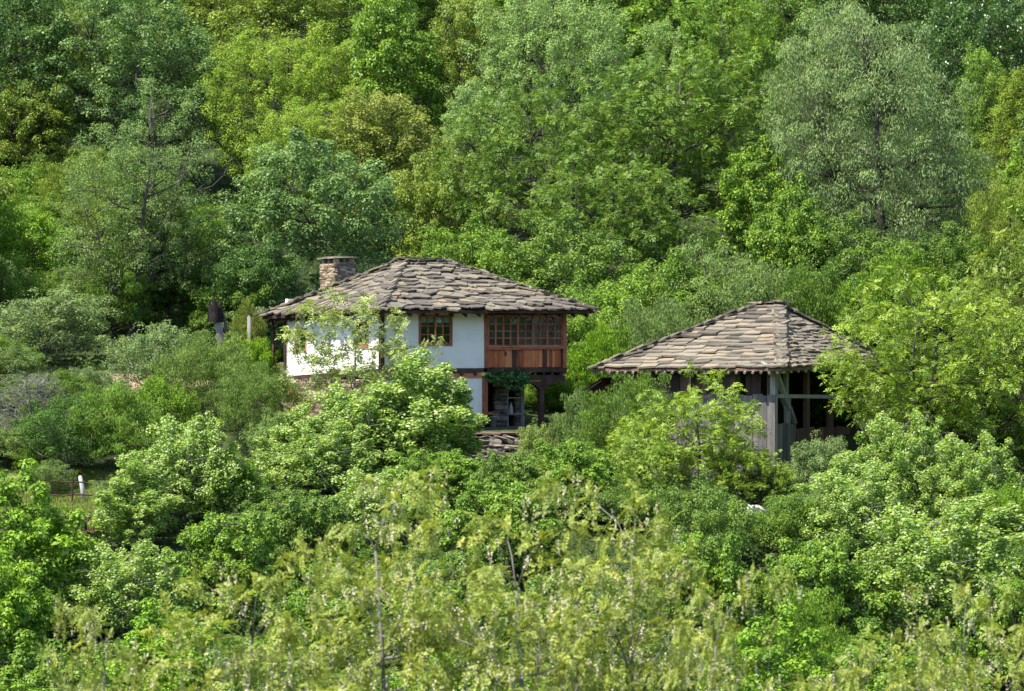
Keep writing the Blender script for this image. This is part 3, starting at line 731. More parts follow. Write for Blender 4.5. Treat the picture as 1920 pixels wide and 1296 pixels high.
# the balcony's far end: low wall and open windows
RP = RIGHT(U_MAX)
mb = MB(); pbox(mb, RP, .18, 2.4, ZB1, bz0 - .1, .0, .06); mb.build('balcony_end', PLANK_RED, house)
window(house, RP, .18, 2.4, bz0 - .08, bz1 + .0, 3, 2, 3, WOOD_RED, fr=.05, name='balcony_window')
# balcony floor beam, bracket and post
hbeam(FRONT, U_POST + .1, U_MAX + .02, ZB1 - .09, ZB1 - .09, .20, -.10, .25, name='balcony_beam')
hbeam(FRONT, U_POST + .12, U_MAX - .02, ZB0 - .02, ZB0 - .04, .26, -.02, .24, name='balcony_beam')
for k in range(9):
    s = U_POST + .35 + k * (U_MAX - U_POST - .6) / 8; mb = MB(); pbox(mb, FRONT, s - .06, s + .06, ZB0 + .11, ZB1 - .2, -.06, .3, .008); mb.build('joist', WOOD_DARK, house)
hbeam(RIGHT(U_MAX), .25, 2.4, ZB1 - .25, ZB1 - .25, .42, .0, .2, name='balcony_beam')
up = H.u_at(1014, .12)
MB().box(up - .11, up + .11, .0, .22, .0, ZB0 - .42, .012).build('balcony_post', WOOD_DARK, house)
mb = MB(); prof_b = [(-.72, ZB0 - .17), (-.66, ZB0 - .24), (-.42, ZB0 - .30), (-.25, ZB0 - .42), (-.12, ZB0 - .56), (.12, ZB0 - .56), (.25, ZB0 - .42), (.42, ZB0 - .30), (.66, ZB0 - .24), (.72, ZB0 - .17)]
N = len(prof_b); mb.add([(up + a, -.02, z) for a, z in prof_b] + [(up + a, .22, z) for a, z in prof_b], [tuple(range(N)), tuple(range(2 * N - 1, N - 1, -1))] + [(q, N + q, N + (q + 1) % N, (q + 1) % N) for q in range(N)])
mb.build('bracket', WOOD_DARK, house)
# recessed ground floor below the balcony: stone pier, frames, shelf opening
R1a, R1b = H.u_at(928, V_REC), H.u_at(947, V_REC); R2b = H.u_at(983, V_REC)
pier = MB().box(R1a + .05, R1b - .05, V_REC + .06, V_REC + .5, 0, ZB0 - .1).build('stone_pier', MORTAR, house)
lay_stones(pier, lambda s, z, dp: (s, V_REC + dp, z), R1a, R1b, .02, ZB0 - .12, .10, .2, .2, .42, ROCK_GREY, random.Random(9), dp=.04, depth=.22)
fr = MB(); zt = zf(723, 7, V_REC); d1_, d2_ = zf(746, 7, V_REC), zf(777, 7, V_REC)
pbox(fr, FRONT, R1b + .06, R1b + .18, .0, zt, V_REC, V_REC + .15, .01); pbox(fr, FRONT, R2b - .16, R2b, .0, zt, V_REC, V_REC + .15, .01); pbox(fr, FRONT, R1b + .18, R2b - .16, zt - .1, zt, V_REC + .01, V_REC + .14, .006)
fr.build('door_frame', WOOD_GREY, house)
for z in (d1_, d2_):
    mb = MB(); pbox(mb, FRONT, R1b + .10, R2b - .02, z - .035, z + .035, V_REC - .06, V_REC + .3, .008); mb.build('shelf', WOOD_GREY, house)
pier2 = MB().box(R2b - .28, R2b - .02, V_REC + .16, V_REC + .5, 0, ZB0 - .1).build('stone_pier', MORTAR, house)
lay_stones(pier2, lambda s, z, dp: (s, V_REC + dp, z), R2b - .30, R2b, .02, d1_ + .2, .12, .22, .16, .3, ROCK_GREY, random.Random(10), dp=.19, depth=.2)
mb = MB(); a, b = H.u_at(913, V_REC), R1a; z = zf(773, 7, V_REC); pbox(mb, FRONT, a, b, z - .1, z + .02, V_REC - .05, V_REC + .1, .01); pbox(mb, FRONT, b - .1, b, .02, z - .1, V_REC - .05, V_REC + .1, .006); mb.build('hatch_frame', PLANK_RED, house)
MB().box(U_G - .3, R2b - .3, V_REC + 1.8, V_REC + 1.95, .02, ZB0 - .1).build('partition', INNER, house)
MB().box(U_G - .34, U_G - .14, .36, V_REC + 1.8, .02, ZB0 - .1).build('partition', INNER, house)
MB().box(U_G - .12, U_GR + .05, -.25, V_REC + 1.7, -.14, .01, .01).build('threshold_slab', STONE_GREY, house)

# roof: deck, slates, ridge and hip stones
ol, of_ = .6, .95
A = (-ol, -of_, zf(581, -ol, -of_)); ub = H.u_at(1113, -of_); B = (ub, -of_, zf(581, ub, -of_))
vc = H.v_at(492, -ol); C = (-ol, vc, zf(592, -ol, vc)); D = (ub, vc, C[2] + .05)
vr = 4.3; r1 = H.u_at(754, vr); r2 = H.u_at(831, vr); R1 = (r1, vr, zf(490, r1, vr)); R2 = (r2, vr, zf(491, r2, vr))
def roof_deck(parent_name, A, B, C, D, R1, R2, th, mat, parent, name='roof'):
    up_ = [A, B, D, C, R1, R2]; vs = [Vector(p) - Vector((0, 0, .03 if i < 4 else .22)) for i, p in enumerate(up_)] + [Vector(p) - Vector((0, 0, th)) for p in up_]
    tops = [(0, 1, 5, 4), (1, 2, 5), (2, 3, 4, 5), (3, 0, 4)]
    fs = tops + [tuple(6 + i for i in reversed(f)) for f in tops] + [(a, 6 + a, 6 + b, b) for a, b in ((0, 1), (1, 2), (2, 3), (3, 0))]
    fs = [f if i < 8 else tuple(f) for i, f in enumerate(fs)]
    mb = MB(); mb.add(vs, fs); return mb.build(name, mat, parent)
roof = roof_deck('roof', A, B, C, D, R1, R2, .16, WOOD_DARK, house)
bud = [290]
hip_caps(roof, A, R1, 12, .55, SL_HOUSE, bud, rr, lift=.05); hip_caps(roof, B, R2, 13, .6, SL_HOUSE, bud, rr, lift=.05); hip_caps(roof, C, R1, 13, .6, SL_HOUSE, bud, rr, lift=.05)
for k in range(5):                                               # slabs lying on the ridge
    c = Vector(R1).lerp(Vector(R2), (k + .2) / 4.4); mb = MB(); mb.box(-.42, .42, -.3, .3, 0, .06, .03); o = mb.build('ridge_slab', SLATE_DARK, roof)
    o.location = c + Vector((0, rr.uniform(-.1, .1), .06 + .05 * (k % 2))); o.rotation_euler = (rr.uniform(-.08, .08), rr.uniform(-.10, .10), rr.uniform(-.3, .3)); bud[0] -= 1
rest = lay_slates(roof, A, B, R1, R2, 14, .36, .88, SL_HOUSE, bud, rr, sag=.07, tilt=.16, rough=.26, yaw=.24)
rest += lay_slates(roof, C, A, R1, R1, 14, .4, .95, SL_HOUSE, bud, rr, sag=.07, tilt=.16, rough=.26, yaw=.24)
rest += lay_slates(roof, B, D, R2, R2, 12, .5, 1.05, SL_HOUSE, [0], rr); rest += lay_slates(roof, D, C, R2, R1, 12, .5, 1.05, SL_HOUSE, [0], rr)
join_slates(roof, rest, SLATE_DARK)
for k in range(16):                                              # rafters below the eaves
    s = A[0] + .25 + k * (B[0] - A[0] - .5) / 15
    MB().beam((s, A[1] + .06, A[2] - .24), (s, .25, A[2] - .24 + 1.1 * .43), .09, .12).build('rafter', WOOD_DARK, roof)
for k in range(14):
    s = .1 + k * (C[1] - .5) / 13
    MB().beam((A[0] + .06, s, A[2] - .24 - .2 * s / 10), (.25, s, A[2] - .24 + .75 * .43 - .2 * s / 10), .09, .12).build('rafter', WOOD_DARK, roof)
# chimney on the left slope
cu = 1.35; cv0 = H.v_at(628, cu); q = .95
cpx = (cu, cv0)
cz0 = zf(556, cu, cv0) - .5; cz1 = zf(493, cu, cv0)
ch = MB().box(cu + .06, cu + q - .06, cv0 + .06, cv0 + 1.45, cz0, cz1).build('chimney', MORTAR, house)
SL_ = random.Random(31)
lay_stones(ch, lambda s, z, dp: (cu + dp, s, z), cv0, cv0 + 1.5, cz0, cz1, .075, .13, .2, .48, ROCK_TAN, SL_, dp=.05, depth=.16, jit=.01)  # sunlit face: its warm light is put into the tan stone colour
lay_stones(ch, lambda s, z, dp: (s, cv0 + dp, z), cu + .05, cu + q, cz0, cz1, .075, .14, .16, .38, ROCK_GREY, SL_, dp=.05, depth=.16, jit=.01)  # shaded face: darker grey stones carry the shade as colour
for a, b in ((cu + .13, cv0 + .13), (cu + q - .13, cv0 + .13), (cu + .13, cv0 + 1.35), (cu + q - .13, cv0 + 1.35), (cu + .13, cv0 + .72)):
    o = link('stone', random.choice(ROCK_GREY), ch); o.matrix_basis = Matrix.Translation((a, b, cz1 + .08)) @ Matrix.Diagonal((.22, .22, .24, 1))
for k in range(3):
    mb = MB(); mb.box(cu - .12, cu + q + .12, cv0 - .12 + .58 * k, cv0 + .52 + .58 * k, cz1 + .20 + .015 * (k % 2), cz1 + .27 + .015 * (k % 2), .025); mb.build('cap_slab', SLATE_WARM, ch)
pv = cv0 + .3; pu = H.u_at(669, pv); MB().tube([(pu, pv, zf(552, pu, pv)), (pu, pv, zf(516, pu, pv)), (pu - .02, pv, zf(513, pu, pv))], [.16, .16, .12], 10).build('flue_pipe', METAL, house, True)

# ------------------------------------------------------------------ the barn
Bn = Plan(1452, 143.0, math.radians(57), -5.75)
barn = Bn.root('barn'); tag(barn, 'weathered timber barn with warm stone slab roof and open framed end', 'barn')
bf = Bn.z_at
# u runs right and away (open end), v runs left and away (board wall)
BU = Bn.u_at(1612); BV = Bn.v_at(1150)
ztop = bf(686, 0, 0); zmid = bf(741, 0, 0)
SIDEB = lambda s, z, dp: (dp, s, z); FRB = lambda s, z, dp: (s, dp, z)
s = .12; k = 0
while s < BV:
    wd = random.uniform(.19, .30)
    if random.random() > .06 or s > 4:
        mb = MB(); pbox(mb, SIDEB, s, s + wd - .012, zmid + random.uniform(-.03, .03), ztop - .05, .02 + random.uniform(-.015, .015), .05, .006); mb.build('board', BOARD_BROWN, barn)
    s += wd
s = -.06
while s < BV:
    wd = random.uniform(.17, .27)
    mb = MB(); pbox(mb, SIDEB, s, s + wd - .012, -.3, zmid + .02 + random.uniform(-.05, .03), -.07 + random.uniform(-.015, .015), -.035, .006); mb.build('board', BOARD_GREY, barn)
    s += wd
def bbeam(a, b, wd, ht, mat=WOOD_GREY, name='beam', j=.012): return MB().beam(a, b, wd, ht, j=j).build(name, mat, barn)
up2 = lambda px: Bn.u_at(px, 0)
bbeam((.10, .06, zmid), (.10, .06, ztop - .12), .30, .22, name='corner_post')
bbeam((.10, .08, -.3), (.10, .08, zmid), .26, .22, name='corner_post')
bbeam((-.1, .05, ztop + .02), (BU, .05, ztop + .06), .22, .20, name='top_beam')
bbeam((.02, -.1, ztop - .12), (.02, BV, ztop - .12), .18, .16, WOOD_DARK, name='top_beam')
mb = MB(); mb.add([(-.32, -.06, ztop - .10), (-.22, -.06, ztop - .38), (.55, -.06, ztop - .34), (.95, -.06, ztop - .10), (-.32, .16, ztop - .10), (-.22, .16, ztop - .38), (.55, .16, ztop - .34), (.95, .16, ztop - .10)], [(0, 1, 2, 3), (7, 6, 5, 4), (0, 4, 5, 1), (1, 5, 6, 2), (2, 6, 7, 3), (3, 7, 4, 0)]); mb.build('bracket', WOOD_GREY, barn)
pz = lambda py, px: bf(py, up2(px), 0)
bbeam((up2(1458), .06, pz(698, 1458)), (up2(1473), .06, pz(741, 1473)), .20, .16, name='brace')
bbeam((up2(1478), .10, zmid), (up2(1478), .10, ztop), .17, .16, name='post')
bbeam((up2(1516), .10, -.3), (up2(1516), .10, ztop), .26, .2, BOARD_BROWN, name='post')
bbeam((up2(1560), .10, -.3), (up2(1560), .10, ztop), .26, .2, BOARD_BROWN, name='post')
bbeam((BU, .10, -.3), (BU, .10, ztop), .26, .2, BOARD_BROWN, name='post')
bbeam((.22, .04, pz(743, 1455)), (BU, .06, pz(747, 1516)), .14, .14, name='rail')
bbeam((up2(1471), .06, pz(747, 1471)), (up2(1480), .06, pz(768, 1480)), .24, .16, name='brace')
bbeam((up2(1479), .07, pz(747, 1479)), (up2(1479), .07, pz(794, 1479)), .34, .14, WOOD_GREY, name='post')
bbeam((up2(1482), .03, pz(764, 1482)), (up2(1492), .03, pz(794, 1492)), .15, .12, name='brace')
s = .0
for k in range(7):
    wd = (up2(1494) - .24) / 7; x0 = .24 + k * wd
    mb = MB(); pbox(mb, FRB, x0, x0 + wd - .012, -.3, pz(794, 1475) + random.uniform(-.03, .02), .02, .05, .006); mb.build('board', BOARD_GREY, barn)
for k in range(14):
    wd = (BU - up2(1494)) / 14; x0 = up2(1494) + k * wd
    mb = MB(); pbox(mb, FRB, x0, x0 + wd - .012, -.3, pz(800, 1500) - random.uniform(.0, .1), .02, .05, .006); mb.build('board', BOARD_BROWN, barn)
# dark inside: far walls and loft
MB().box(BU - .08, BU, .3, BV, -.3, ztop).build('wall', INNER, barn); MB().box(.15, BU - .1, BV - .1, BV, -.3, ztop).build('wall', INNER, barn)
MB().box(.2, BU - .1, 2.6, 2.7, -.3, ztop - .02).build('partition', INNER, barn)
# roof
ao, bo = .75, .75
bA = (-ao, -bo, bf(690, -ao, -bo)); bub = Bn.u_at(1668, -bo); bB = (bub, -bo, bf(679, bub, -bo)); bvc = Bn.v_at(1110, -ao); bC = (-ao, bvc, bf(691, -ao, bvc)); bD = (bub, bvc, bC[2] + .1)
bur = 4.6; br1v = Bn.v_at(1424, bur); br2v = Bn.v_at(1460, bur)
rA = Vector((bur, br1v, bf(571, bur, br1v))); rB = Vector((bur, br2v, bf(571, bur, br2v)))
def barn_deck():
    up_ = [bA, bB, bD, bC, tuple(rB), tuple(rA)]
    vs = [Vector(p) - Vector((0, 0, .03 if i < 4 else .22)) for i, p in enumerate(up_)] + [Vector(p) - Vector((0, 0, .12)) for p in up_]
    tops = [(0, 1, 4), (1, 2, 5, 4), (2, 3, 5), (3, 0, 4, 5)]
    fs = tops + [tuple(6 + i for i in reversed(f)) for f in tops] + [(a, 6 + a, 6 + b, b) for a, b in ((0, 1), (1, 2), (2, 3), (3, 0))]
    return MB().add(vs, fs).build('roof', BOARD_BROWN, barn)
broof = barn_deck()
bud = [290]
hip_caps(broof, bA, rB, 16, .5, SL_BARN, bud, rr, lift=.06, jit=.08); hip_caps(broof, bC, rA, 15, .6, SL_BARN, bud, rr, lift=.05); hip_caps(broof, bB, rB, 15, .5, SL_BARN, bud, rr, lift=.05)
for k in range(4):
    c = rA.lerp(rB, k / 3); mb = MB(); mb.box(-.35, .35, -.42, .42, 0, .06, .03); o = mb.build('ridge_slab', SLATE_WARM, broof)
    o.location = c + Vector((0, 0, .05 + .05 * (k % 2))); o.rotation_euler = (rr.uniform(-.06, .06), rr.uniform(-.06, .06), rr.uniform(-.3, .3)); bud[0] -= 1
rest = lay_slates(broof, bC, bA, rA, rB, 17, .5, .95, SL_BARN, bud, rr, sag=.08, tilt=.20, rough=.14, yaw=.10)
rest += lay_slates(broof, bA, bB, rB, rB, 20, .28, .55, SL_BARN, bud, rr, sag=.06, tilt=.24, rough=.2, yaw=.16)
rest += lay_slates(broof, bB, bD, rB, rA, 15, .5, 1.05, SL_BARN, [0], rr); rest += lay_slates(broof, bD, bC, rA, rA, 15, .5, 1.05, SL_BARN, [0], rr)
join_slates(broof, rest, SLATE_WARM)
for k in range(24):
    s = bA[1] + .2 + k * (bC[1] - bA[1] - .3) / 23; t = (s - bA[1]) / (bC[1] - bA[1]); z = bA[2] * (1 - t) + bC[2] * t
    MB().tube([(bA[0] - .03, s, z - .19), (.3, s, z - .19 + .4)], [.065, .065], 6).build('rafter', WOOD_GREY, broof)
for k in range(16):
    s = bA[0] + .2 + k * (bB[0] - bA[0] - .3) / 15; t = (s - bA[0]) / (bB[0] - bA[0]); z = bA[2] * (1 - t) + bB[2] * t
    MB().tube([(s, bA[1] - .03, z - .19), (s, .3, z - .19 + .4)], [.065, .065], 6).build('rafter', WOOD_GREY, broof)

# lean-to behind the barn's low corner: dark underside with rafters
lt = at(1085, 741, 147.0); L2 = at(1150, 712, 149.5); lean = empty('lean_to_shed', (lt.x + 1.2, 147.5, float(ground(lt.x + 1.2, 147.5))))
tag(lean, 'dark open lean-to roof with bare rafters below the barn eave', 'shed')
O = lean.location
def rel(p): return Vector(p) - O
a0 = rel(at(1085, 741, 147)); a1 = rel(at(1128, 712, 147.8)); a2 = rel(at(1160, 735, 149.2)) + Vector((0, 0, .8)); a3 = rel(at(1150, 748, 147.2))
b0, b1 = a0 + Vector((2.4, 2.2, .1)), a1 + Vector((2.4, 2.2, .1))
mb = MB(); mb.add([a0, a1, b1, b0] + [p + Vector((0, 0, .07)) for p in (a0, a1, b1, b0)], [(3, 2, 1, 0), (4, 5, 6, 7), (0, 1, 5, 4), (1, 2, 6, 5), (2, 3, 7, 6), (3, 0, 4, 7)]); mb.build('roof', WOOD_DARK, lean)
for k in range(5):
    t = k / 4; p0 = a0.lerp(b0, t) - Vector((0, 0, .07)); p1 = a1.lerp(b1, t) - Vector((0, 0, .07)); MB().beam(p0, p1, .07, .09).build('rafter', BOARD_BROWN, lean)
for p in (a0.lerp(b0, .12), a0.lerp(b0, .9)): MB().beam((p.x, p.y, -.2), (p.x, p.y, p.z - .05), .12, .12).build('post', WOOD_DARK, lean)
mb = MB(); mb.beam(a0 + Vector((.1, .1, -.18)), b0 + Vector((-.1, -.1, -.18)), .1, .14); mb.build('beam', WOOD_DARK, lean)

# ------------------------------------------------------------------ dry stone terrace wall before the house
wx0 = (815 - CX) / FPX * 147; wx1 = (1105 - CX) / FPX * 147
tw = empty('dry_stone_wall', (wx0, 146.9, -5.5)); tag(tw, 'low dry stone terrace wall of rough grey rubble below the white house', 'wall')
MB().box(0, wx1 - wx0, .18, .75, -.3, 1.80).build('wall_core', MORTAR, tw)
TWP = lambda s, z, dp: (s, dp, z)
lay_stones(tw, TWP, 0, wx1 - wx0, .15, 1.74, .12, .28, .15, .55, ROCK_GREY, random.Random(14), dp=.12, depth=.40, jit=.07, rot=.45)
x = -.1; kk = 0
while x < wx1 - wx0:
    wd = random.uniform(.5, 1.0); mb = MB(); mb.box(x, x + wd - .02, -.05, .8, 1.80, 1.88, .025); mb.build('coping_slab', STONE_TAN, tw); x += wd

# ------------------------------------------------------------------ small things
def lathe(profile, n=14):
    vs = []; fs = []
    for r, z in profile:
        for k in range(n): vs.append((r * math.cos(2 * math.pi * k / n), r * math.sin(2 * math.pi * k / n), z))
    for i in range(len(profile) - 1):
        for k in range(n): fs.append((i * n + k, i * n + (k + 1) % n, (i + 1) * n + (k + 1) % n, (i + 1) * n + k))
    fs.append(tuple(range(n))[::-1]); return MB().add(vs, fs)
def hw(u, v, z):
    p = H.o + H.eu * u + H.ev * v; return Vector((p.x, p.y, z + H.zb))
bk = empty('bucket', hw(H.u_at(924, .75), .75, .012)); tag(bk, 'white plastic bucket on the step below the balcony', 'bucket')
lathe([(.13, 0), (.18, .42), (.195, .42), (.195, .45), (.17, .45), (.125, .02)]).build('pail', WHITE, bk, True)
MB().tube([(.19 * math.cos(t), .02, .43 - .18 * math.sin(t)) for t in [math.pi * i / 10 for i in range(11)]], [.008] * 11, 5).build('handle', METAL, bk)
bt = empty('bottle', hw(H.u_at(958, V_REC + .1), V_REC + .1, d2_ + .036)); tag(bt, 'pale blue and white bottle standing on the shelf in the dark doorway', 'bottle')
lathe([(.085, 0), (.09, .06), (.09, .26), (.05, .36), (.04, .42)]).build('bottle_body', WHITE, bt, True)
lathe([(.05, .42), (.05, .48), (.02, .5)]).build('cap', noise_mat('blue_plastic', [(.3, (.10, .22, .42)), (.7, (.15, .30, .5))], 5), bt, True)

# creeper hanging under the balcony
cr = empty('creeper', hw(H.u_at(948), -.1, ZB0)); cr.rotation_euler = (0, 0, TH); tag(cr, 'dark green leafy creeper hanging from the balcony beam', 'creeper')
c0 = H.u_at(948); rng = np.random.default_rng(77)
tips = np.array([[rng.uniform(H.u_at(914), H.u_at(985)) - c0, rng.uniform(-.12, .0), rng.uniform(-.22, .24)] for _ in range(60)]); tips[:, 2] -= .25 * (rng.random(60) < .25)
stm = MB()
for p in tips: stm.tube([(p[0] + .1, 0.02, .28), (p[0], -.05, p[2] + .1), tuple(p)], [.012, .010, .006], 4)
stm.build('stem', BARK, cr)
o = link('foliage', leaf_mesh('foliage', *clump_leaves(rng, tips, .15, 26, .13, .10), LEAF), cr); o.color = (.085, .20, .07, 1)

# rail fence, white post and brushwood at the lawn
def gz(x, d): return float(ground(x, d))
fd = 139.3; fx0, fx1 = (70 - CX) / FPX * fd, (200 - CX) / FPX * fd
fe = empty('rail_fence', (fx0, fd, gz(fx0, fd))); tag(fe, 'dark two-rail wooden fence crossing the sunlit lawn', 'fence')
for k in range(3):
    x = (fx1 - fx0) * k / 2; MB().tube([(x, 0, -.2 + gz(fx0 + x, fd) - gz(fx0, fd)), (x + .02, 0, 1.0)], [.045, .04], 6).build('post', WOOD_DARK, fe)
for z, s in ((.28, .06), (.85, -.03)):
    MB().tube([((fx1 - fx0) * i / 8, .02, z + random.uniform(-.03, .03) + s * i / 8) for i in range(9)], [.03] * 9, 6).build('rail', WOOD_DARK, fe)
wp = at(155, 938, 139.9); wpo = empty('white_post', (wp.x, 139.9, gz(wp.x, 139.9)), .3); tag(wpo, 'short leaning white painted post standing on the lawn', 'post')
MB().tube([(.05, 0, -.1), (0, 0, .45), (-.10, 0, .95), (-.11, 0, 1.0)], [.10, .095, .08, .04], 9).build('shaft', WHITE, wpo, True)
for (px, py, d, h, lab, m) in ((13, 545, 172, 1.5, 'weathered pale wooden post among the green trees', WOOD_GREY), (467, 634, 163, 1.5, 'grey wooden post standing behind the far eave of the white house', WOOD_GREY)):
    p = at(px, py, d); zg = gz(p.x, d); zt2 = (CY - (py - 40)) / FPX * d
    e = empty('wooden_post', (p.x, d, zg)); tag(e, lab, 'post'); MB().tube([(0, 0, -.2), (.02, 0, (zt2 - zg) * .5), (0, 0, zt2 - zg)], [.12, .11, .09], 8).build('shaft', m, e, True)
    MB().tube([(0, 0, zt2 - zg), (0, 0, zt2 - zg + .05)], [.095, .02], 8).build('tip', m, e, True)
bw = at(165, 1015, 132.8); bx = bw.x; bwe = empty('brushwood_pile', (bx, 132.8, gz(bx, 132.8))); tag(bwe, 'brown pile of upright brushwood sticks behind the bright maple', 'woodpile')
for k in range(90):
    x = random.uniform(-.62, .62); y = random.uniform(-.3, .3); h = random.uniform(.5, .85)
    MB().tube([(x, y, -.1), (x + random.uniform(-.12, .12), y + random.uniform(-.08, .08), h)], [.05, .035], 5).build('stick', RUST, bwe)
MB().beam((-.7, -.34, .3), (.72, -.34, .35), .05, .07).build('tie_rail', RUST, bwe)
def lawn_grass():
    rng = np.random.default_rng(12); n = 15000; r = np.sqrt(rng.random(n)); t = rng.uniform(0, 6.283, n)
    x = -17.3 + 4.3 * r * np.cos(t); d = 140.2 + 4.3 * r * np.sin(t); b = np.stack([x, d, ground(x, d) + .02], -1)
    ax = rng.standard_normal((n, 3)) * .35 + np.array([0, 0, 1.])
    o = link('grass', leaf_mesh('grass', b, ax, rng.standard_normal((n, 3)), rng.uniform(.08, .22, n), .018, rng.random(n), np.zeros(n), LEAF_SOFT)); o.color = (.17, .21, .05, 1)
    tag(o, 'short grass blades growing on the lawn', 'grass', kind='stuff')
lawn_grass()
# hollow snag beside the orchard
sp = at(412, 655, 157); sn = empty('hollow_snag', (sp.x, 157, gz(sp.x, 157))); tag(sn, 'broken dead trunk with a dark ragged hollow top near the house', 'tree stump')
hz = at(400, 590, 157).z - gz(sp.x, 157)
MB().tube([(.1, 0, -.3), (.14, 0, hz * .35), (.0, 0, hz * .7), (-.08, 0, hz * .92)], [.26, .2, .17, .2], 8).build('trunk', BARK_PALE, sn, True)
MB().tube([(.1, .05, hz * .3), (.3, .05, hz * .6), (.22, .1, hz * .95), (.02, .1, hz + .35)], [.11, .08, .06, .03], 7).build('limb', BARK, sn, True)
mb = MB()
for k in range(14):
    t = k * .45; rr_ = .22 + .12 * random.random(); mb.beam((-.2 + rr_ * math.cos(t), rr_ * math.sin(t), hz * .88), (-.2 + .9 * rr_ * math.cos(t), .9 * rr_ * math.sin(t), hz + .05 + random.uniform(0, .7)), .13, .05, j=.02)
mb.build('hollow_top', noise_mat('near_black_wood', [(.3, (.008, .007, .007)), (.7, (.022, .018, .016))], 5), sn)  # ragged top pieces in near-black wood
# pale boulder on the slope
bp = at(1416, 972, 135.4); bo_ = link('boulder', rock_meshes(1, noise_mat('pale_rock', [(.3, (.42, .38, .38)), (.7, (.62, .58, .58))], 3, bump=.6), 8)[0])
bo_.location = (bp.x, 135.4, gz(bp.x, 135.4) + .2); bo_.scale = (.75, .6, .55); bo_.rotation_euler = (.2, .3, .5); tag(bo_, 'pale pinkish boulder in the dark gap between the leafy trees', 'boulder')

# ------------------------------------------------------------------ trees, back rows first
T = tree
HG = 'trees on the upper slope'
# high slope behind everything (tops above the frame)
k = 0
for row, (d, top, step, n) in enumerate(((262, -230, 230, 11), (246, -170, 210, 11), (232, -120, 200, 11))):
    for i in range(n):
        px = -120 + step * i + (row % 2) * 100
        key = ('broad0', 'broad1', 'puff0', 'broad2')[(i * 3 + row) % 4]
        T(key, px, top + TREE_RNG.uniform(-40, 60), TREE_RNG.uniform(140, 180), d + TREE_RNG.uniform(-4, 4), (MID, DEEP, FRESH, OLIVE)[(i + row * 2) % 4], ('mid green', 'dark green', 'fresh green', 'olive')[(i + row * 2) % 4] + ' forest tree high on the wooded slope above the houses', ('mid green', 'dark green', 'fresh green', 'olive')[(i + row * 2) % 4] + ' trees high on the slope', name='forest_tree')
# top row
T('broad1', 25, -40, 115, 205, DARK, 'dark green tree in shade beside the olive forest edge')
T('puff0', 110, -20, 110, 211, OLIVE, 'olive yellow tree between two dark green crowns')
T('broad2', 260, -50, 160, 207, TEAL, 'large dark bluish green tree behind the grey old pear tree')
T('puff1', 520, 45, 150, 205, LIME, 'tall pale lime green tree with feathery clumps above the blue-green maple')
T('broad0', 690, 60, 110, 209, YELL, 'yellow green feathery tree beside the bright dark-hearted tree')
T('broad0', 500, -90, 130, 218, OLIVE, 'olive green tree rising behind the lime green tree')
T('maple0', 745, -40, 90, 204, FRESH, 'bright green tree with deep dark gaps on the upper slope')
T('broad2', 870, -30, 80, 207, OLIVE, 'brownish olive tree beside the pale mint ash', None)
T('puff0', 1040, -45, 150, 203, MINT, 'pale mint green ash with round puffy clumps, tallest of the ashes')
T('puff1', 880, 150, 75, 197, MINT, 'slender pale mint ash lower down beside the branchy walnut')
T('puff1', 1240, 40, 65, 203, MINT, 'small pale mint ash with narrow pointed crown')
T('maple1', 1240, -70, 110, 214, FRESH, 'bright green tree behind the narrow mint ash')
T('young1', 1370, -20, 120, 204, FRESH, 'fresh green tall tree between the walnut and the grey willow')
T('broad1', 1480, -30, 90, 208, MID, 'mid green tree behind the grey willow crown')
T('gloss0', 1830, -50, 140, 206, DEEP, 'very dark glossy leaved tree above the willow')
T('broad0', 1850, 85, 55, 199, FRESH, 'small round fresh green tree below the dark glossy tree', None)
T('puff1', 1905, 130, 75, 196, OLIVE, 'olive gold tree beside the grey willow', None)
T('maple0', 1895, 280, 60, 190, BRIGHT, 'small vivid green tree below the olive gold tree')
# middle rows
T('broad2', 40, 120, 105, 203, OLIVE, 'rounded olive green tree at the forest edge')
T('broad1', 50, 290, 90, 192, FRESH, 'fresh green tree standing beside the old pear tree')
T('puff0', 590, 170, 130, 197, LIME, 'low lime green tree behind the blue-green maple')
T('broad1', 730, 170, 115, 195, GOLD, 'rusty olive tree turning brown above the white house')
T('broad2', 810, 260, 90, 189, OLIVE, 'olive tree with dark gaps just above the house roof')
T('young1', 1010, 130, 175, 187, MID, 'big green walnut with grey branches behind the house roof')
T('young1', 1250, 95, 170, 189, MID, 'wide walnut with bare grey twigs showing in its middle')
T('young1', 1140, 270, 170, 181, MID, 'spreading walnut low behind the house balcony', rz=1.0)
T('maple1', 1420, 260, 95, 186, FRESH, 'leafy tree tucked against the grey willow')
T('willow0', 1660, 5, 205, 184, GREY, 'huge grey-green willow with soft wispy foliage')
T('maple1', 1510, 330, 80, 179, FRESH, 'upright bright green tree at the foot of the willow')
T('willow1', 1890, 320, 85, 181, OLIVE, 'olive green tree draped with hanging foliage beside the willow')
T('broad0', 1620, 400, 110, 177, MID, 'mid green tree behind the barn ridge')
T('shrub1', 1640, 470, 100, 172, FRESH, 'leafy bush behind the barn ridge', None)
T('broad2', 1770, 420, 110, 176, MID, 'green tree between the willow and the yellow walnut')
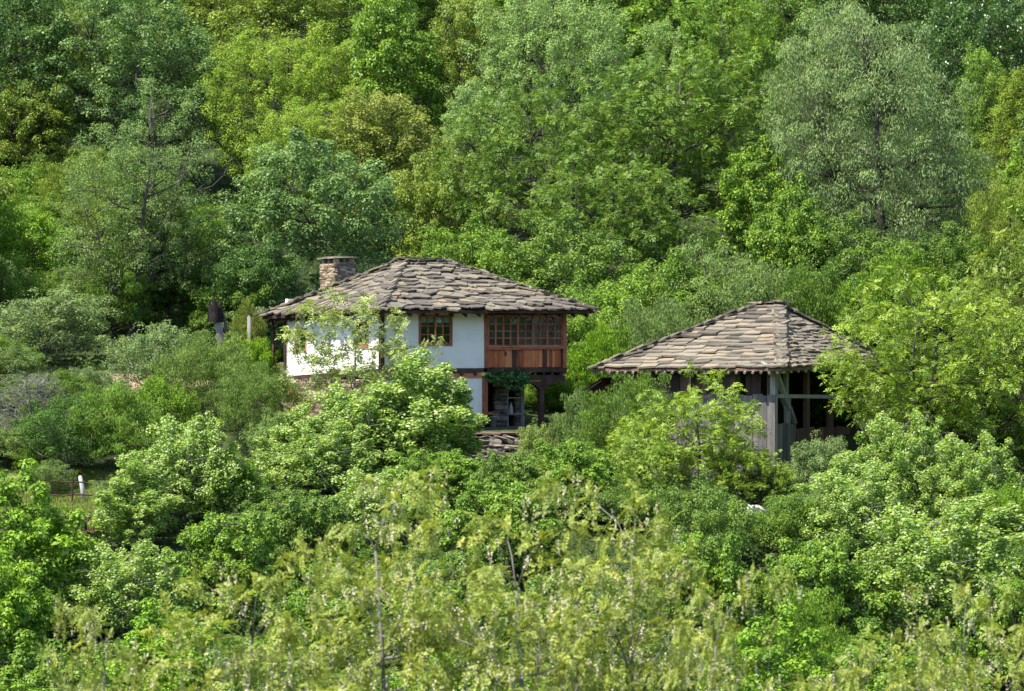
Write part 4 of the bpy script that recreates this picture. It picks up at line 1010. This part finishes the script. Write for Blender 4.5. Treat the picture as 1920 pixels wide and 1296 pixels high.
# behind the house
T('maple0', 598, 258, 222, 174, TEAL, 'broad blue-green maple behind the house chimney')
T('sparse0', 240, 150, 150, 168, (.090, .142, .048), 'tall old grey-green pear tree with dark twisted limbs showing')
T('sparse1', 330, 330, 110, 170, GREYD, 'thin grey-green pear tree beside the blue-green maple')
T('broad0', 60, 370, 90, 178, BRIGHT, 'bright green tree behind the tall old pear')
T('broad1', 460, 440, 90, 168, DEEP, 'dark green tree in shade behind the far eave of the house')
T('broad2', 900, 400, 110, 176, FRESH, 'green tree rising right behind the house ridge')
T('broad0', 1090, 395, 140, 174, MID, 'green bushy tree behind the balcony end of the house')
T('broad1', 1220, 470, 120, 169, FRESH, 'green tree between the house and the barn')
T('broad2', 1075, 520, 90, 165, FRESH, 'low bright tree showing under the balcony')
T('willow1', 1330, 450, 130, 168, GREYD, 'dull grey-green bushy tree behind the barn roof')
T('willow1', 1230, 560, 90, 162, GREYD, 'small grey-green bush-like tree at the barn hip')
T('shrub0', 1110, 610, 75, 161, BRIGHT, 'bright green bush in the gap between house and barn')
T('shrub2', 1050, 690, 60, 160, FRESH, 'green bush seen behind the balcony post')
T('shrub1', 1480, 500, 90, 170, MID, 'dark leafy bush behind the barn apex')
# left side, orchard
T('sparse1', 80, 540, 115, 160, GREY, 'silvery grey-green orchard tree beside the dead grey tree')
T('sparse0', 20, 480, 80, 166, MID, 'green orchard tree behind the silvery tree')
T('shrub0', 475, 560, 30, 164, GOLD, 'small yellow green bush touching the far eave')
T('shrub0', 475, 630, 55, 160, BRIGHT, 'bright green bush beside the grey wooden post')
T('sparse1', 278, 605, 80, 153, GREY, 'small grey-green orchard tree with a bent trunk on the earth bank', rz=2.)
T('willow1', 400, 622, 85, 150, (.092, .142, .034), 'fine leaved olive bush-like tree before the hollow snag')
T('willow1', 470, 680, 75, 147.5, (.088, .14, .034), 'fine leaved grey bush-like tree against the stone base of the house')
T('shrub2', 190, 690, 65, 152, GREY, 'pale grey-green bush on the earth bank')
T('dead0', 62, 690, 75, 148, GREY, 'bare grey dead tree with tangled twigs')
T('broad1', 10, 640, 60, 153, GREYD, 'dull green tree behind the bare dead tree')
T('sparse0', 120, 745, 85, 143.5, DEEP, 'dark green orchard tree shading the lawn')
T('shrub1', 245, 720, 85, 144, (.10, .165, .03), 'light green upright bush before the orchard bank')
T('shrub0', 300, 700, 70, 147, FRESH, 'soft green bush behind the white-flecked lime tree')
# young walnut and lime before the house
T('sapling0', 650, 545, 125, 147.2, (.145, .185, .06), 'sparse young walnut with thin branches before the white wall', rz=.5)
T('sapling1', 806, 628, 48, 147.0, (.145, .185, .06), 'slender young walnut sapling below the window', rz=2.5)
T('wind0', 668, 720, 120, 142.5, LIMETREE, 'spreading lime tree with pale leaves before the stone base of the house')
T('wind0', 775, 660, 100, 143, LIMETREE, 'lime tree with white leaf undersides blown by wind before the house')
T('wind1', 600, 790, 110, 140, LIMETREE, 'low lime tree with pale leaves beside the grey bush')
T('wind0', 345, 780, 110, 134, LIMETREE, 'lime tree with silvery flickering leaves beside the lawn')
T('shrub2', 520, 770, 80, 143, GREYD, 'dull grey-green bush between the two pale lime trees')
T('maple1', 830, 845, 110, 137, FRESH, 'bright green leafy tree below the terrace wall')
T('shrub0', 1010, 850, 70, 141, FRESH, 'green bush growing at the foot of the terrace wall')
T('shrub1', 1015, 790, 45, 146.3, (.13, .18, .05), 'pale young bush beside the balcony post')
T('shrub1', 1100, 735, 62, 145, GREYD, 'fine leaved dull green bush before the lean-to shed', None)
T('willow1', 1178, 700, 85, 143, MID, 'feathery dark green bush-like tree under the barn eave')
T('shrub2', 1080, 830, 90, 140, MID, 'dense mid green bush below the terrace wall end')
T('young1', 1310, 690, 135, 138, YELL, 'yellow green walnut in front of the barn boards')
T('young1', 1210, 790, 80, 136, LIME, 'low lime green walnut next to the feathery bush')
T('shrub2', 1545, 815, 75, 139, GREY, 'silver grey bush in front of the barn end')
T('willow1', 1500, 925, 62, 131, GREY, 'silver grey fine leaved bush-like tree beside the pale boulder')
T('young1', 1740, 500, 215, 141, YELL, 'large yellow green walnut hiding the barn corner', rz=1.2)
T('young1', 1880, 430, 120, 150, OLIVE, 'olive green walnut behind the large yellow walnut')
T('wind3', 1580, 850, 85, 133, LIMETREE, 'upright lime tree with pale leaves beside the silver grey bush')
T('wind3', 1690, 775, 105, 134.5, LIMETREE, 'big lime tree with wind-turned pale leaves below the yellow walnut')
T('wind3', 1820, 815, 105, 133, LIMETREE, 'dense lime tree with pale undersides beside the big lime')
T('wind1', 822, 690, 70, 144.2, LIMETREE, 'narrow lime tree with pale leaves against the lower white wall')
T('shrub0', 1005, 720, 55, 166, FRESH, 'leafy green bush behind the doorway corner of the house')
T('shrub2', 1040, 700, 55, 168, MID, 'mid green bush behind the open space under the balcony')
T('broad0', 1000, 640, 90, 171, FRESH, 'green bushy tree filling the view under the balcony')
T('shrub1', 15, 800, 75, 145, GREYD, 'dull green bush in front of the bare dead tree')
T('shrub0', 75, 835, 50, 144, MID, 'mid green low bush at the lawn edge behind the vivid maple')
T('shrub0', 1885, 905, 85, 130, FRESH, 'fresh green bush below the dense lime beside the yellow walnut')
T('shrub2', 1900, 760, 70, 143, MID, 'mid green bush at the trunk of the large yellow walnut')
T('shrub1', 1890, 1020, 95, 124, MID, 'mid green bush between the dense lime and the lower lime')
T('wind2', 1600, 880, 110, 130, LIMETREE, 'lime tree with flickering pale leaves beside the silver grey bush')
T('wind2', 1830, 930, 110, 128, LIMETREE, 'lime tree with pale leaves filling the space under the dense lime')
T('sparse2', 95, 862, 45, 141.3, GREYD, 'small bent orchard tree added beside the rail fence to shade the lawn')  # extra tree, added to cast shade on the lawn
T('sparse2', 215, 890, 50, 136.5, GREYD, 'small grey-green orchard tree at the brushwood pile')
T('young2', 1392, 822, 78, 137, YELL, 'low yellow green walnut at the foot of the barn boards')
T('shrub0', 1445, 872, 60, 138.5, GREY, 'silvery bush at the foot of the barn corner post')
T('wind3', 245, 850, 75, 131, LIMETREE, 'slim lime tree with white flecks at the lawn side of the silvery lime')
T('shrub1', 415, 640, 40, 155.5, BRIGHT, 'vivid green bush in front of the hollow snag')
T('wind3', 560, 760, 75, 141.5, LIMETREE, 'slim upright lime tree beside the dull grey-green bush')
# lower slope
T('maple0', 35, 868, 150, 122, BRIGHT, 'vivid yellowish green maple hiding the lawn edge')
T('maple1', -20, 1020, 150, 116, BRIGHT, 'vivid green maple lower on the slope below the first maple')
T('wind1', 230, 1020, 120, 121, LIMETREE, 'lime tree with white flecks next to the vivid maple')
T('maple1', 420, 960, 120, 124, FRESH, 'fresh green maple below the silvery lime')
T('maple0', 560, 930, 110, 127, MID, 'mid green maple between the lime trees')
T('wind1', 700, 880, 120, 131, LIMETREE, 'lime tree of mixed pale and green leaves above the locusts')
T('maple0', 960, 900, 120, 128, FRESH, 'fresh green maple in the dip below the terrace wall')
T('shrub2', 1130, 900, 100, 134, GREYD, 'dull green thicket bush below the lime green walnut')
T('broad0', 1318, 885, 92, 126, MID, 'mid green tree below the yellow green walnut')
T('maple1', 1290, 1000, 130, 119, FRESH, 'green maple in the shade gap below the boulder')
T('maple0', 1530, 1010, 130, 119, FRESH, 'bright green maple below the big lime')
T('wind0', 1740, 950, 165, 121, LIMETREE, 'lime tree with pale flecks on the lower slope')
T('maple1', 1900, 1080, 120, 116, FRESH, 'green maple beside the lower lime')
T('broad1', 700, 1040, 170, 114, FRESH, 'green broadleaf tree behind the flowering locusts')
T('broad2', 1060, 1040, 170, 113, MID, 'darker green broadleaf tree behind the flowering locusts')
T('maple1', 300, 1130, 160, 108, BRIGHT, 'bright green maple behind the low locust sprays')
T('maple0', 1450, 1140, 170, 106, BRIGHT, 'vivid green maple at the bottom between the locusts')
T('maple0', 60, 1190, 150, 104, FRESH, 'green maple lowest on the slope below the vivid maples')
T('broad2', 1700, 1170, 170, 106, FRESH, 'green broadleaf tree lowest behind the blossoming locust')
T('broad0', 880, 1180, 190, 103, FRESH, 'green broadleaf tree lowest behind the middle locust')
T('broad1', 550, 1180, 160, 103, MID, 'mid green tree lowest behind the tall locust')
# flowering locusts near the camera
LC = (.145, .178, .032)
T('locust0', 740, 885, 215, 56, LC, 'flowering locust tree with cream blossom, tallest of the front locusts', rz=.3)
T('locust1', 1010, 960, 230, 55, LC, 'flowering locust with cream blossom between two taller locusts', rz=1.1)
T('locust2', 1190, 890, 200, 58, LC, 'flowering locust with straight grey stem beside the green gap', rz=2.2)
T('locust1', 430, 1060, 230, 54, LC, 'low flowering locust with forked grey stems below the white-flecked lime', rz=4.2)
T('locust0', 180, 1120, 130, 57, LC, 'thin flowering locust beside the vivid maples', rz=3.2)
T('locust2', 1330, 1070, 150, 53, LC, 'flowering locust with leaning grey branches beside the dark maple', rz=5.0)
T('locust0', 1620, 1170, 170, 54, LC, 'low flowering locust before the lowest broadleaf tree', rz=5.6)
T('locust1', 1840, 1090, 170, 57, LC, 'flowering locust with dense cream blossom before the lower lime', rz=.7)

# bushes that close the gaps between the trees
WORD = {FRESH: 'fresh green', MID: 'mid green', DEEP: 'dark green', GREY: 'silvery grey-green', GREYD: 'dull grey-green', OLIVE: 'olive', BRIGHT: 'vivid green'}
def bushes(px0, px1, n, d0, d1, top0, top1, hw, cols, label, group, kinds=('shrub', 'broad', 'willow')):
    for i in range(n):
        px = px0 + (px1 - px0) * (i + TREE_RNG.uniform(.1, .9)) / n; d = TREE_RNG.uniform(d0, d1)
        x = (px - CX) / FPX * d; h = TREE_RNG.uniform(top0, top1)
        top = CY - (float(ground(x, d)) + h) * FPX / d
        kd = TREE_RNG.choice(kinds); hw_ = hw * TREE_RNG.uniform(.8, 1.25); cl = TREE_RNG.choice(cols); cw = WORD[cl]
        T(kd, px, top, hw_, d, cl, cw + ' ' + label, cw + ' ' + group, name='thicket_bush', cat='bush')
bushes(-20, 520, 11, 166, 176, 2.5, 4.5, 75, (FRESH, MID, GREY), 'bush growing under the old orchard trees', 'bushes under the orchard trees')
bushes(-20, 400, 9, 177, 190, 3, 5.5, 85, (MID, FRESH, OLIVE), 'bushy young tree on the slope behind the orchard', 'young trees behind the orchard')
bushes(850, 1920, 15, 172, 186, 3, 5, 90, (MID, FRESH, DEEP), 'bushy young tree on the slope behind house and barn', 'young trees behind house and barn')
bushes(380, 1380, 9, 122, 136, 2, 3.2, 85, (FRESH, MID), 'thicket bush on the slope below the terrace wall', 'bushes on the slope below the terrace', ('shrub', 'maple'))
bushes(1470, 1950, 5, 122, 133, 2, 3.2, 80, (FRESH, MID), 'thicket bush on the slope below the barn', 'bushes on the slope below the barn', ('shrub', 'maple'))
bushes(-20, 1950, 17, 100, 118, 2.5, 4, 110, (FRESH, MID, BRIGHT), 'thicket bush low on the slope behind the locusts', 'bushes low on the slope', ('shrub', 'maple', 'broad'))
bushes(-30, 230, 6, 146, 156, 1.6, 2.6, 65, (GREYD, MID), 'bush around the bare dead tree', 'bushes around the dead tree', ('shrub', 'willow'))
bushes(1560, 1950, 6, 143, 156, 3, 5, 80, (MID, FRESH), 'bush under the large yellow walnut', 'bushes under the yellow walnut')

# the wood goes on beyond both sides of the view
for sd in (-1, 1):
    for i in range(26):
        d = (106, 118, 128, 140, 152, 164, 176, 188, 200, 212, 224, 236, 250)[i % 13] + TREE_RNG.uniform(-3, 3); off = 1090 + (i // 13) * 190 + TREE_RNG.uniform(0, 60)
        px = CX + sd * off; x = (px - CX) / FPX * d; h = TREE_RNG.uniform(5, 6.5) if d < 160 else TREE_RNG.uniform(9, 12)
        cl = TREE_RNG.choice((MID, FRESH, OLIVE))
        T(TREE_RNG.choice(('broad', 'broad', 'maple')), px, CY - (float(ground(x, d)) + h) * FPX / d, (110 if d < 160 else 150), d, cl, WORD[cl] + ' tree of the wood beside the clearing', WORD[cl] + ' trees of the side wood', name='forest_tree')

# undergrowth on the visible slopes
def undergrowth():
    rng = np.random.default_rng(8); n = 12000
    d = np.concatenate([rng.uniform(100, 147, n // 2), rng.uniform(156, 250, n - n // 2)]); x = rng.uniform(-1, 1, n) * d * .185
    keep = ~((x < -12.5) & (x > -22) & (d > 134) & (d < 147)) & ~((d > 140) & (d < 166) & (x > -13) & (x < 17))
    x, d = x[keep], d[keep]; tips = np.stack([x, d, ground(x, d) + rng.uniform(.1, .7, len(x))], -1)
    o = link('undergrowth', leaf_mesh('undergrowth', *clump_leaves(rng, tips, .55, 13, .2, .11), LEAF_SOFT)); o.color = (.06, .11, .025, 1)
    tag(o, 'low green undergrowth covering the slope below the trees', 'undergrowth', kind='stuff')
undergrowth()
